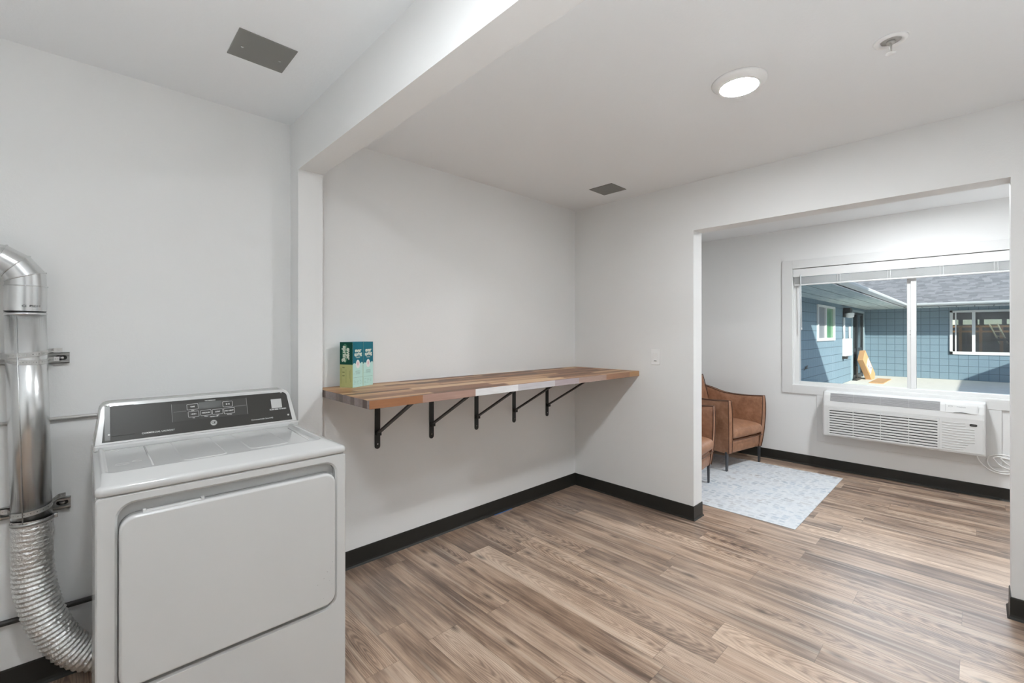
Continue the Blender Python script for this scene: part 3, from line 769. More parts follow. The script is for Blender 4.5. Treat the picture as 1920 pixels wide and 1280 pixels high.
# positions measured on the plane Y=2.17 are nearly those of the slanted face
flat('keypad_overlay', rect_uv(.249, 1.002, .508, 1.067, .002), .0012, .0016, M_PANEL2, pan)
flat('card_reader_cover', rect_uv(.070, .976, .139, 1.080, .006), .0012, .0030, M_BLACKP, pan)
flat('display', rect_uv(.337, 1.040, .416, 1.0665, .001), .0016, .0020, M_DISPLAY, pan)
flat('bare_strip', rect_uv(.053, .964, .068, 1.085, .002), .0012, .0014, simple('scuffed_panel', (.075, .073, .068), .3), pan)
def ring_uv(b, x0, z0, x1, z1, w=.0011):
    a, c = uv(x0, z0), uv(x1, z1)
    o_ = rrect(c[0] - a[0], c[1] - a[1], .003, 4, (a[0] + c[0]) / 2, (a[1] + c[1]) / 2); i_ = rrect(c[0] - a[0] - 2 * w, c[1] - a[1] - 2 * w, .002, 4, (a[0] + c[0]) / 2, (a[1] + c[1]) / 2)
    skin(b, [[fp(u, v, .0016) for u, v in o_], [fp(u, v, .0021) for u, v in o_], [fp(u, v, .0021) for u, v in i_], [fp(u, v, .0016) for u, v in i_]], False, 0, True, False)
def tx(b, body, size, x, z, bold=0., h=.0017, sx=1.0, spacing=1.0):
    u, v = uv(x, z); lettering(b, body, size, frame_mat(fp(u, v, h), (1, 0, 0), fdir), bold, .0002, spacing, sx)
keys = [(.297, 1.041, .335, 1.063, 'TIME', 'ADD'), (.420, 1.039, .456, 1.061, '', ''), (.300, 1.013, .336, 1.035, 'HIGH', 'Hot'), (.341, 1.014, .378, 1.035, 'MEDIUM', 'Warm'), (.381, 1.014, .419, 1.034, 'LOW', 'Low'), (.422, 1.012, .461, 1.035, 'NO HEAT', 'No Heat')]
for x0, z0, x1, z1, s1, s2 in keys:
    b = B(); ring_uv(b, x0, z0, x1, z1); xm, zm = (x0 + x1) / 2, (z0 + z1) / 2
    if s1: tx(b, s1, .0072, xm, zm, .0003)
    else:
        u, v = uv(xm, zm)
        skin(b, [[fp(u - .006, v - .0035, h_), fp(u - .006, v + .0035, h_), fp(u, v, h_)] for h_ in (.0016, .0021)], True, 0, True, False)
        for k in (0, 1): skin(b, [[fp(u + .0015 + .0035 * k, v - .003, h_), fp(u + .0035 + .0035 * k, v - .003, h_), fp(u + .0035 + .0035 * k, v + .003, h_), fp(u + .0015 + .0035 * k, v + .003, h_)] for h_ in (.0016, .0021)], True, 0, True, False)
    if s2: tx(b, s2, .0048, xm, z0 - .0035, .0002)
    ch(pan, 'key', b, M_PRINT)
for a_ in (('COMMERCIAL LAUNDRY', .0082, .205, .9745, .0002, .0013, 1.0, 1.1), ('TIME REMAINING', .0048, .377, 1.0705, .0002), ('TEMPERATURE', .0044, .386, 1.007, .0002),
           ('SCAN HERE TO BEGIN', .0078, .629, 1.0085, .0003, .0013, .86), ('Connected with SmartHQ', .0080, .562, .9755, .0001, .0013)):
    b = B(); tx(b, *a_); ch(pan, 'lettering', b, M_PRINT)
for x in (.2485, .5085): b = B(); box_ = rect_uv(x - .0006, 1.002, x + .0006, 1.068, .0001); skin(b, [[fp(u, v, .0012) for u, v in box_], [fp(u, v, .0022) for u, v in box_]], True, 0, True, False); ch(pan, 'overlay_edge', b, M_PRINTD)
for (x0, x1) in ((.254, .295), (.459, .505)): b = B(); bb = rect_uv(x0, 1.0375, x1, 1.0385, .0001); skin(b, [[fp(u, v, .0015) for u, v in bb], [fp(u, v, .0019) for u, v in bb]], True, 0, True, False); ch(pan, 'printed_line', b, M_PRINTD)
flat('blank_sticker', rect_uv(.604, 1.014, .647, 1.052, .001), .0012, .0016, simple('sticker_grey', (.50, .50, .49), .5), pan)
for x, z in ((.062, 1.082), (.064, .982), (.650, 1.079), (.668, .980)):
    u, v = uv(x, z); b = B(); rr = [[fp(u + r_ * math.cos(2 * PI * k / 10), v + r_ * math.sin(2 * PI * k / 10), h_) for k in range(10)] for r_, h_ in ((.0042, .0012), (.0036, .0030), (.001, .0034))]
    skin(b, rr, True); ch(pan, 'screw', b, simple('bright_screw', (.62, .62, .60), .35, .4))
u, v = uv(.3835, .983)
b = B(); skin(b, [[fp(u + .0115 * math.cos(2 * PI * k / 28), v + .0115 * math.sin(2 * PI * k / 28), h_) for k in range(28)] for h_ in (.0012, .0018)], True, 0, True, False)
lg = ch(pan, 'round_logo', b, simple('logo_silver', (.50, .50, .48), .4))
b = B(); lettering(b, 'GE', .0135, frame_mat(fp(u, v, .0019), (1, 0, 0), fdir), .0003, .0002, .8)
skin(b, [[fp(u + r_ * math.cos(2 * PI * k / 28), v + r_ * math.sin(2 * PI * k / 28), h_) for k in range(28)] for r_, h_ in ((.0106, .0018), (.0106, .0021), (.0099, .0021), (.0099, .0018))], False, 0, True, False)
ch(pan, 'logo_monogram', b, M_BLACKP)

# ------------------------------------------------------------------ exhaust duct, straps, rails, wall pipes
PR, PY = .0535, 2.414
def px_(z): return -.1385 + (.69 - z) * .0235      # slight lean of the pipe
b = B()
tube(b, [(px_(.64), PY, .64), (px_(1.44), PY, 1.44)], PR, 48)
tube(b, [(px_(1.415), PY, 1.415), (px_(1.42), PY, 1.42), (px_(1.425), PY, 1.425)], [PR + .0003, PR + .003, PR + .0003], 48)
duct_root = thing('exhaust_duct', 'rigid galvanised metal duct with elbow on the wall left of the dryer', 'duct')
duct = obj('pipe', b, M_GALV, duct_root)
for p in duct.data.polygons: p.use_smooth = len(p.vertices) == 4
# longitudinal lock seam
b = B(); tube(b, [(px_(.66) - .020, PY - PR * .93, .66), (px_(1.41) - .020, PY - PR * .93, 1.41)], .0022, 6)
ch(duct, 'lock_seam', b, M_GALV, smooth=True)
# gored elbow turning to the left: each seam ring is given by its inner and outer point in the X-Z plane
b = B()
seams = [(-.2110, 1.43, -.1010, 1.43), (-.2090, 1.520, -.1005, 1.522), (-.207, 1.536, -.104, 1.574), (-.214, 1.554, -.145, 1.631), (-.228, 1.572, -.201, 1.665), (-.273, 1.562, -.264, 1.671), (-.50, 1.560, -.50, 1.670)]
ring_list = []
for xa, za, xb_, zb_ in seams:
    c = Vector(((xa + xb_) / 2, PY, (za + zb_) / 2)); v = Vector(((xb_ - xa) / 2, 0, (zb_ - za) / 2))
    ring_list.append([c + v * math.cos(2 * PI * k / 40) + Vector((0, PR * 1.02 * math.sin(2 * PI * k / 40), 0)) for k in range(40)])
for i in range(len(ring_list) - 1):
    skin(b, [ring_list[i], ring_list[i + 1]], False, 0, True, True)
elb = obj('elbow', b, M_GALV, duct_root)
b = B()
for rr in ring_list[1:6]:
    tube(b, [p + (p - sum(rr, Vector()) / 40).normalized() * .0008 for p in rr] + [rr[0]], .0020, 6)
ch(elb, 'gore_seam', b, M_GALV, smooth=True)
b = B(); lettering(b, 'C1  PSGH', .011, frame_mat((px_(1.45) + .018, PY - PR * 1.03 - .0005, 1.447), (1, .18, 0), (0, 0, 1)), 0, .0002)
ch(elb, 'stamped_lettering', b, M_DARK)

# flexible foil hose
def cat(pts, m):
    pts = [Vector(p) for p in pts]; P_ = [pts[0] * 2 - pts[1]] + pts + [pts[-1] * 2 - pts[-2]]; out = []
    for i in range(1, len(P_) - 2):
        for k in range(m):
            t_ = k / m; a, b_, c, d = P_[i - 1:i + 3]
            out.append(.5 * ((2 * b_) + (c - a) * t_ + (2 * a - 5 * b_ + 4 * c - d) * t_ ** 2 + (-a + 3 * b_ - 3 * c + d) * t_ ** 3))
    out.append(P_[-2]); return out
path = cat([(-.138, PY, .672), (-.138, PY, .60), (-.1365, PY, .50), (-.130, PY - .003, .415), (-.112, PY - .008, .325), (-.085, PY - .012, .242), (-.045, PY - .016, .165), (.005, PY - .018, .110), (.07, PY - .02, .078), (.14, PY - .02, .072)], 34)
acc = [0.0]
for i in range(1, len(path)): acc.append(acc[-1] + (path[i] - path[i - 1]).length)
N_ = 520; pts = []; rad = []
j = 0
for i in range(N_ + 1):
    s = acc[-1] * i / N_
    while j < len(acc) - 2 and acc[j + 1] < s: j += 1
    f_ = (s - acc[j]) / max(1e-9, acc[j + 1] - acc[j]); pts.append(path[j].lerp(path[j + 1], f_))
    amp = .0015 if s < .16 else .0015 + min(1, (s - .16) / .08) * .0045
    ph = (s / .0165) % 1.0
    rad.append(PR + .0012 + (0 if s > .01 else -.0008) + amp * (abs(ph - .5) * 2) - amp * .3)
b = B(); a = None; rings = []; nn = 56
for i, p in enumerate(pts):
    d = (pts[min(i + 1, N_)] - pts[max(i - 1, 0)]).normalized()
    a = d.cross(Vector((0, 1, 0))).normalized() if a is None else (a - d * a.dot(d)).normalized(); c = d.cross(a)
    ring = []
    for k in range(nn):
        th = 2 * PI * k / nn; dirv = a * math.cos(th) + c * math.sin(th); q = p + dirv * rad[i]
        w = noise.noise(q * 85) * .0020 + noise.noise(q * 220) * .0011
        ring.append(q + dirv * w)
    rings.append(ring)
skin(b, rings, False)
hose = tag(obj('foil_hose', b, M_FOIL), 'crinkled silver foil hose curving from the duct behind the dryer', 'hose')
b = B(); tilt = .05
def tiltring(z, r, dz, n=48): return [Vector((px_(z) + r * math.cos(t_), PY + r * math.sin(t_), z + dz + tilt * r * math.cos(t_))) for t_ in [2 * PI * k / n for k in range(n)]]
skin(b, [tiltring(.655, PR + .0005, 0), tiltring(.655, PR + .0045, .001), tiltring(.655, PR + .0045, .010), tiltring(.655, PR + .0005, .011)], False)
box(b, (px_(.65) + PR + .002, PY - .012, .657), (px_(.65) + PR + .013, PY + .006, .672), .002)
ch(hose, 'hose_clamp', b, M_STRUT)

def rail(z, x1, label):
    t = thing('strut_rail', label, 'rail', (x1, YA, z), 0, 'strut rails behind the duct')
    L_ = .62; d = .021
    b = B()
    box(b, (-L_, -.0025, -.0205), (0, 0, .0205)); box(b, (-L_, -d, .018), (0, 0, .0205)); box(b, (-L_, -d, -.0205), (0, 0, -.018))
    box(b, (-L_, -d, .0115), (0, -d + .0025, .0205)); box(b, (-L_, -d, -.0205), (0, -d + .0025, -.0115))
    obj('channel', b, M_STRUT, t)
    b = B(); prism(b, rrect(.034, .018, .009, 6, -.024, 0), (0, -.0005, 0), 0, (0, -.0026, 0)); obj('slot', b, M_DARK, t)
    b = B(); lathe(b, (-.024, -.004, 0), [(.009, 0), (.009, -.004), (.005, -.004), (.005, -.010), (.0004, -.011)], 6, 0, 'y'); obj('bolt', b, M_GALV, t)
    return t
rail(1.2535, -.042, 'upper slotted steel rail on the wall behind the metal duct')
rail(.684, -.038, 'lower slotted steel rail on the wall, just above the foil hose')

def strap(zl, zr, zf, label, xr):
    """perforated band: fixed to the rail at the right, round the front of the duct, fixed at the left"""
    zc_ = (zl + zr) / 2; cx = px_(zf); r = PR + .0012
    path2 = [Vector((xr, YA - .023, zr)), Vector((cx + r + .012, YA - .030, zr))]
    for k in range(0, 19):
        a = R(10 - 200 * k / 18); s_ = k / 18; path2.append(Vector((cx + r * math.cos(a), PY + r * math.sin(a), zr + (zl - zr) * s_ - (math.sin(PI * s_)) * (zc_ - zf))))
    path2 += [Vector((cx - r - .012, YA - .030, zl)), Vector((cx - r - .06, YA - .023, zl))]
    # resample in cells
    ac = [0]
    for i in range(1, len(path2)): ac.append(ac[-1] + (path2[i] - path2[i - 1]).length)
    step = .0085; n_ = int(ac[-1] / step); hw = .0085
    def at(s):
        for i in range(len(ac) - 1):
            if s <= ac[i + 1] + 1e-9: f_ = (s - ac[i]) / (ac[i + 1] - ac[i]); return path2[i].lerp(path2[i + 1], f_)
        return path2[-1]
    b = B(); up_ = Vector((0, 0, 1))
    for k in range(n_):
        p0, p1 = at(k * step), at((k + 1) * step); m_ = (p0 + p1) / 2; u_ = (p1 - p0) / 2
        big = k % 2
        def pt(a_, c_): return m_ + u_ * a_ + up_ * (hw * c_)
        out8 = [(-1, -1), (0, -1), (1, -1), (1, 0), (1, 1), (0, 1), (-1, 1), (-1, 0)]
        hr = .42 if big else .26
        ins = [(hr * math.cos(R(225 + 45 * i)) , hr * .5 * math.sin(R(225 + 45 * i))) for i in range(8)]
        vo_ = [b.verts.new(pt(*q)) for q in out8]; vi = [b.verts.new(pt(*q)) for q in ins]
        for i in range(8): b.faces.new((vo_[i], vo_[(i + 1) % 8], vi[(i + 1) % 8], vi[i]))
    bmesh.ops.remove_doubles(b, verts=list(b.verts), dist=1e-5)
    o = tag(obj('perforated_strap', b, M_GALV2), label, 'strap', 'perforated straps holding the duct')
    md = o.modifiers.new('thick', 'SOLIDIFY'); md.thickness = .0008; md.offset = 1
    return o
strap(1.268, 1.283, 1.271, 'upper band of the two perforated straps around the duct at the upper rail', -.062)
strap(1.262, 1.250, 1.244, 'lower band of the two perforated straps around the duct at the upper rail', -.070)
strap(.694, .718, .700, 'perforated metal strap around the duct at the lower rail, above the foil hose', -.052)

b = B(); tube(b, [(XMIN + .02, YA - .012, 1.008), (.62, YA - .012, 1.020)], .0075, 12)
tag(obj('wall_conduit', b, simple('grey_conduit', (.50, .49, .47), .35, .5), smooth=True), 'thin grey conduit running horizontally on the wall behind the duct', 'conduit')
b = B(); tube(b, [(XMIN + .02, YA - .012, .297), (-.226, YA - .012, .280), (.62, YA - .012, .269)], .0105, 12)
tag(obj('black_gas_pipe', b, M_DARK, smooth=True), 'black pipe running low along the wall behind the foil hose', 'pipe')

# ------------------------------------------------------------------ rug and armchairs
b = B()
nx, ny = 40, 40
box(b, (0, 0, 0), (1.56, 1.53, .005), .0015, 1)
tag(obj('area_rug', b, M_RUG, loc=(3.522, .871, 0)), 'pale blue grey faded rug on the floor in front of the armchairs', 'rug')

def armchair(loc, rz, label, legz):
    t = thing('armchair', label, 'armchair', loc, rz, 'tan leather armchairs by the window')
    W2, AT = .335, .062
    def arm(s):
        def fn(u, v, w):
            # v: front(-1) to back(+1); w: bottom to top ; u: inner/outer
            y = .375 + .375 * v
            tv = (v + 1) / 2; wt = min(1., max(0., (w + 1) / 2))
            ztop = .695 + .012 * tv - .02 * math.sin(PI * min(1, tv * 1.3)) + .05 * max(0, tv - .6) / .4
            zbot = .172 + .03 * tv
            z = zbot + (ztop - zbot) * (w + 1) / 2
            flare = .012 * wt ** 1.5 - .030 * (1 - wt) ** 2.2
            bulge = .010 * (1 - w * w) * (1 if u > 0 else -.35)
            th = AT / 2 * (1 - .25 * max(0, w - .7) / .3)
            xx = W2 - AT / 2 + th * u + flare + bulge * .8
            yy = y - (.012 * (1 - w * w) if v < -.99 else 0) + .02 * (1 - (w + 1) / 2) * (1 if v < 0 else 0) * -v
            return Vector((s * xx, yy, z))
        b = B(); gridbox(b, (3, 12, 10), fn); return b, fn
    def edges(fn, s):   # piping along the outer and inner top/front edges
        b = B()
        for u in (.93, -.93):
            pts = [fn(u, -1.003, -1 + 2 * k / 14) for k in range(15)] + [fn(u, -1 + 2 * k / 14, 1.005) for k in range(1, 15)]
            tube(b, pts, .0045, 6)
        return b
    for s in (-1, 1):
        b, fn = arm(s); o = obj('arm', b, M_LEATH, t, bevel=.008)
        obj('piping', edges(fn, s), M_PIPING, o, smooth=True)
    iw = W2 - AT - .004
    # seat base rail
    def fb(u, v, w): return Vector((u * iw, .385 + .365 * v - (.008 * (1 - w * w) if v < -.99 else 0), .238 + .062 * w))
    b = B(); gridbox(b, (8, 6, 4), fb); obj('seat_base', b, M_LEATH, t, bevel=.008)
    # cushion
    def fc(u, v, w):
        e = (1 - u ** 4) * (1 - v ** 4)
        bz = .366 + .062 * w + (.016 * e if w > 0 else 0) * w
        edge = max(abs(w) - .2, 0) / .8
        x = u * (iw - .002) * (1 - .02 * edge * (abs(u) ** 6)); y = .315 + .335 * v * (1 - .05 * edge ** 2 * (1 if v < 0 else 0))
        z = bz - .012 * (abs(v) ** 8) * w * (1 if v < 0 else 0) - .006 * (abs(u) ** 8) * w
        return Vector((x, y, z))
    b = B(); gridbox(b, (12, 12, 5), fc); cu = obj('seat_cushion', b, M_LEATH, t, sub=1)
    b = B(); tube(b, [Vector((u * (iw - .004), -.014 + .003 * abs(u), .3035)) for u in [k / 8 - 1 for k in range(17)]], .004, 6); obj('cushion_piping', b, M_PIPING, cu, smooth=True)
    # backrest
    def fk(u, v, w):
        tt = (w + 1) / 2
        half = .280 - .018 * max(0, tt - .55) / .45
        z0 = .30; ztop = .838 + .034 * min(1., abs(u)) ** 2.5
        z = z0 + (ztop - z0) * tt
        y = .60 + .10 * max(0., tt) ** 1.2 + .055 * v * (1 - .35 * tt) - (.028 * (1 - u ** 2) * (1 - w * w) if v < 0 else 0)
        return Vector((u * half, y, z))
    b = B(); gridbox(b, (10, 4, 10), fk); bk = obj('backrest', b, M_LEATH, t, bevel=.01)
    b = B()
    for v in (-1.02, 1.02): tube(b, [fk(-1.01, v, -1 + 2 * k / 10) for k in range(11)] + [fk(-1 + 2 * k / 10, v, 1.01) for k in range(11)] + [fk(1.01, v, 1 - 2 * k / 10) for k in range(11)], .0045, 6)
    obj('piping', b, M_PIPING, bk, smooth=True)
    # rear shell
    def fs(u, v, w): return Vector((u * (W2 - .012), .742 + .022 * v + .02 * (w + 1) / 2, .20 + (.73 - .20) * (w + 1) / 2))
    b = B(); gridbox(b, (6, 2, 6), fs); obj('rear_shell', b, M_LEATH, t, bevel=.008)
    for i, (sx, yy) in enumerate(((-1, .04), (1, .04), (-1, .70), (1, .70))):
        b = B(); x = sx * .300; lz = legz[i] - loc[2]
        skin(b, [[Vector((x + a * w_, yy + c * w_ * .5, z)) for a, c in ((-1, -1), (1, -1), (1, 1), (-1, 1))] for w_, z in ((.013, lz), (.018, .19))], True, 0, True, False)
        obj('leg', b, M_LEG, t)
    return t
armchair((4.811, 1.606, 0), R(-10), 'tan leather armchair nearest the window, angled toward the room', (.005, 0, .005, 0))
armchair((3.767, 1.611, 0), R(6), 'tan leather armchair half hidden behind the edge of the opening', (.005, .005, .005, .005))

# ------------------------------------------------------------------ packaged heating and cooling unit under the window
PX, PY0, PY1, PZ0, PZ1 = 5.15, -.041, 1.046, .367, .788
ac = thing('wall_air_conditioner', 'white through-wall air conditioner with louvred front below the window', 'air conditioner', (PX + .1, .5, PZ0))
def ap(name, b, m, **k): return rel(obj(name, b, m, **k), ac)
b = B()
prof = [(XW - .013, PZ0 + .01), (PX + .02, PZ0), (PX + .004, PZ0 + .004), (PX, PZ0 + .02), (PX, .655), (PX + .006, .70), (PX + .022, .755), (PX + .035, .780), (PX + .05, PZ1), (XW - .013, PZ1)]
rings = []
ymid, hy = (PY0 + PY1) / 2, (PY1 - PY0) / 2
for s_, ins in ((-1, .035), (-.9985, .018), (-.985, .004), (-.965, 0), (.965, 0), (.985, .004), (.9985, .018), (1, .035)):
    rings.append([Vector((min(x + ins, XW - .013), ymid + hy * s_, z if z < PZ1 - .001 else z - ins * .15)) for x, z in prof])
skin(b, rings, True, 0, True, False)
cabo = ap('cabinet', b, M_PTAC); 
md = cabo.modifiers.new('bevel', 'BEVEL'); md.width = .004; md.segments = 2; md.limit_method = 'ANGLE'; md.angle_limit = R(30)
# discharge grille on the slanted upper front
def slx(z): # x of slanted face at z
    for (xa, za), (xb, zb_) in zip(prof[4:], prof[5:]):
        if za <= z <= zb_: return xa + (xb - xa) * (z - za) / (zb_ - za)
    return PX
b = B(); ga, gb = .222, .984
zz = [.703, .72, .74, .76, .776]
skin(b, [[Vector((slx(z) - .0012, y, z)) for z in zz] + [Vector((slx(z) + .004, y, z)) for z in zz[::-1]] for y in (ga, gb)], True, 0, True, False)
g = ap('discharge_grille', b, M_GREYP)
b = B()
for k in range(9):
    z = .706 + k * .0082; x = slx(z)
    box(b, (x - .0045, ga + .004, z), (x - .0005, gb - .004, z + .0036), .0008, 1)
for y in (.42, .61, .805): skin(b, [[Vector((slx(z) - .0055, yy, z)) for z in zz] + [Vector((slx(z), yy, z)) for z in zz[::-1]] for yy in (y - .0015, y + .0015)], True, 0, True, False)
ch(g, 'louver', b, simple('light_louver', (.55, .55, .56), .5))
# intake grille
dz = (.612 - .400) / 9
rel(obj('intake_opening', bx((PX - .0018, .238, .396), (PX + .002, .986, .616)), M_SLOT), ac)
b = B()
box(b, (PX - .006, .228, .616), (PX + .001, .999, .634), .001)
for k in range(10):
    zt = .6115 - k * dz
    if k < 9: box(b, (PX - .006, .236, zt - dz + .0042), (PX + .001, .988, zt - .0042), .001, 1)
box(b, (PX - .006, .236, .382), (PX + .001, .988, .3965), .001, 1)
for y in (.418, .608, .805): box(b, (PX - .0064, y - .002, .39), (PX, y + .002, .618))
box(b, (PX - .006, .228, .385), (PX + .001, .238, .618), .001, 1); box(b, (PX - .006, .986, .385), (PX + .001, .999, .618), .001, 1)
rel(obj('intake_grille', b, M_PTAC), ac)
b = B(); box(b, (PX - .001, .226, .6345), (PX + .004, 1.0, .6365)); box(b, (PX - .0066, .607, .615), (PX - .005, .609, .636)); rel(obj('panel_seam', b, M_GREYP), ac)
# control door
b = B()
zz2 = [.697, .72, .74, .76, .777]
skin(b, [[Vector((slx(z) - .003, y, z)) for z in zz2] + [Vector((slx(z) + .004, y, z)) for z in zz2[::-1]] for y in (.004, .190)], True, 0, True, False)
cd = ap('control_door', b, M_PTAC)
b = B()
skin(b, [[Vector((slx(.70) - dx_, .143 - .10 * k / 12 , .6985 + .006 * math.sin(PI * k / 12) + dzz)) for k in range(13) for dzz in (0,)] + [Vector((slx(.70) - dx_, .143 - .10 * k / 12, .6972 + .0035 * math.sin(PI * k / 12))) for k in range(12, -1, -1)] for dx_ in (.0015, .0045)], True, 0, True, False)
ch(cd, 'finger_notch', b, M_SLOT)
for y_ in (.0035, .1895): ch(cd, 'door_seam', bx((slx(.74) - .006, y_, .699), (slx(.70) + .0, y_ + .0012, .765)), M_GREYP)
b = B()
b2 = [(.161 - .0 + .013 * math.cos(2 * PI * k / 24), .747 + .0075 * math.sin(2 * PI * k / 24)) for k in range(24)]
b3 = [(.161 - .0 + .010 * math.cos(2 * PI * k / 24), .747 + .0052 * math.sin(2 * PI * k / 24)) for k in range(24)]
def sl3(y, z, h): return Vector((slx(z) - .003 - h, y, z))
skin(b, [[sl3(y, z, 0) for y, z in b2], [sl3(y, z, .0006) for y, z in b2], [sl3(y, z, .0006) for y, z in b3], [sl3(y, z, 0) for y, z in b3]], False, 0, True, False)
ch(cd, 'round_logo', b, simple('faint_grey_print', (.42, .42, .43), .5)); b = B(); lettering(b, 'Friedrich', .0135, frame_mat((slx(.746) - .0040, .098, .746), (0, -1, 0), (.33, 0, .94)), .0001, .0004, 1.05)
ch(cd, 'brand_lettering', b, simple('faint_grey_print', (.42, .42, .43), .5))
b = B(); prism(b, rrect(.044, .0185, .009, 6, -.029, .6095), (-.0025, 0, 0), 0, (PX, 0, 0), (0, -1, 0), (0, 0, 1)); bd = ap('round_badge', b, simple('badge_black', (.03, .03, .03), .3))
b = B()
for k in range(20): pass
lettering(b, 'COOL', .0085, frame_mat((PX - .0028, .029, .6095), (0, -1, 0), (0, 0, 1)), .0001, .0002); ch(bd, 'badge_lettering', b, M_PRINTD)
b = B()
for k in range(11):
    z = .615 - k * .0212; y0 = .212; y1 = .052 - .0 + (.035 * max(0, (k - 7) / 3) ** 1.5) - (.03 if 1 < k < 8 else 0)
    if k < 2: y1 = .075
    tube(b, [(PX + .0005, y0, z), (PX - .001, (y0 + y1) / 2, z), (PX + .0005, y1, z)], .0026, 6)
rel(obj('moulded_rib', b, M_PTAC, smooth=True), ac)
# cord
b = B()
pts_ = cat([(5.30, .02, .385), (5.325, .008, .325), (5.333, -.02, .273), (5.334, -.067, .232), (5.334, -.125, .218), (5.334, -.19, .235), (5.334, -.235, .29), (5.334, -.20, .35), (5.334, -.13, .372), (5.336, -.062, .345), (5.336, -.048, .30), (5.336, -.071, .252), (5.336, -.115, .233), (5.336, -.18, .252), (5.336, -.215, .30), (5.33, -.18, .345), (5.33, -.112, .352), (5.33, -.085, .34), (5.33, -.092, .318), (5.33, -.122, .282), (5.33, -.18, .262), (5.33, -.22, .29), (5.328, -.17, .34), (5.328, -.125, .342), (5.328, -.15, .31), (5.328, -.2, .27)], 5)
tube(b, pts_, .0042, 8)
tag(obj('power_cord', b, M_PLAST, smooth=True), 'white power cord coiled on the wall beside the air conditioner', 'cord')

# ------------------------------------------------------------------ courtyard outside
GX1, GY1 = 18.2, 2.52
struct('ground', bx((XEX, -14, -.2), (30, GY1 + 5, 0)), M_CONC)
def S(name, b, m, par, **k): return rel(obj(name, b, m, **k), par)
bld = thing('courtyard_building', 'blue painted block building with shingle roof across the courtyard, seen through the window', 'building', (GX1, GY1, 0))
b = B()   # side wall with window and door holes
sw0, sw1, sz0, sz1 = 11.92, 13.66, 1.165, 2.0; dx0, dx1, dzt = 15.85, 17.62, 1.96
for lo, hi in (((XEX, GY1, 0), (sw0, GY1 + .2, 2.15)), ((sw0, GY1, 0), (sw1, GY1 + .2, sz0)), ((sw0, GY1, sz1), (sw1, GY1 + .2, 2.15)), ((sw1, GY1, 0), (dx0, GY1 + .2, 2.15)), ((dx0, GY1, dzt), (dx1, GY1 + .2, 2.15)), ((dx1, GY1, 0), (GX1 + .2, GY1 + .2, 2.15))): box(b, lo, hi)
S('side_wall', b, M_BLOCKX, bld)
b = B(); bw0, bw1, bz0, bz1 = -1.42, .578, .735, 2.0
for lo, hi in (((GX1, bw1, 0), (GX1 + .2, GY1, 2.15)), ((GX1, bw0, 0), (GX1 + .2, bw1, bz0)), ((GX1, bw0, bz1), (GX1 + .2, bw1, 2.15)), ((GX1, -12, 0), (GX1 + .2, bw0, 2.15))): box(b, lo, hi)
S('back_wall', b, M_BLOCKY, bld)
EX, EY, EZ = 17.22, 1.52, 2.10
b = B(); box(b, (XEX, EY, EZ), (GX1 + .1, GY1 + .1, EZ + .02)); box(b, (EX, -12, EZ), (GX1 + .1, EY, EZ + .02))
S('soffit', b, M_SOFF, bld)
b = B(); gp = [(0, 0), (0, .02), (-.03, .03), (-.085, .055), (-.10, .085), (-.10, .10), (-.085, .10), (-.08, .07), (-.01, .04), (.0, .10), (.02, .10), (.02, 0)]
prism(b, gp, (EX - XEX + .0, 0, 0), 0, (XEX, EY, EZ - .005), (0, 1, 0), (0, 0, 1)); g1 = S('gutter', b, M_GUT, bld)
b = B(); prism(b, gp, (0, -12 - EY, 0), 0, (EX, EY, EZ - .005), (1, 0, 0), (0, 0, 1)); S('gutter', b, M_GUT, bld)
# roofs
sl = .36
b = B()
prism(b, [(0, 0), (5.5, 5.5 * sl), (5.5, 5.5 * sl - .08), (0, -.05)], (0, 20, 0), 0, (EX - .03, -12, EZ + .10), (1, 0, 0), (0, 0, 1))
S('back_roof', b, M_SHING, bld)
b = B(); prism(b, [(0, 0), (4, 4 * sl), (4, 4 * sl - .08), (0, -.05)], (EX - XEX + .0, 0, 0), 0, (XEX, EY - .0, EZ + .10), (0, 1, 0), (0, 0, 1)); S('side_roof', b, M_SHING, bld)
b = B(); box(b, (EX + .06, -12, EZ - .0 + .02), (EX + .09, EY, EZ + .10)); S('fascia', b, M_DKIN, bld)
# side window
w = S('side_window', None or (lambda b: (box(b, (sw0, GY1 - .03, sz0), (sw0 + .07, GY1 + .05, sz1)), box(b, (sw1 - .07, GY1 - .03, sz0), (sw1, GY1 + .05, sz1)), box(b, (sw0 + .07, GY1 - .03, sz1 - .05), (sw1 - .07, GY1 + .05, sz1)), box(b, (sw0 + .07, GY1 - .03, sz0), (sw1 - .07, GY1 + .05, sz0 + .07)), box(b, (12.70, GY1 - .02, sz0 + .07), (12.80, GY1 + .04, sz1 - .05)), b)[-1])(B()), M_VINYL, bld)
ch(w, 'pane', bx((sw0 + .07, GY1 + .01, sz0 + .07), (12.70, GY1 + .02, sz1 - .05)), M_GREYPANE).matrix_parent_inverse = w.matrix_parent_inverse
for o_ in w.children: o_.matrix_parent_inverse = Matrix()
ch(w, 'pane', bx((12.80, GY1 + .01, sz0 + .07), (sw1 - .07, GY1 + .02, sz1 - .05)), M_GREEN)
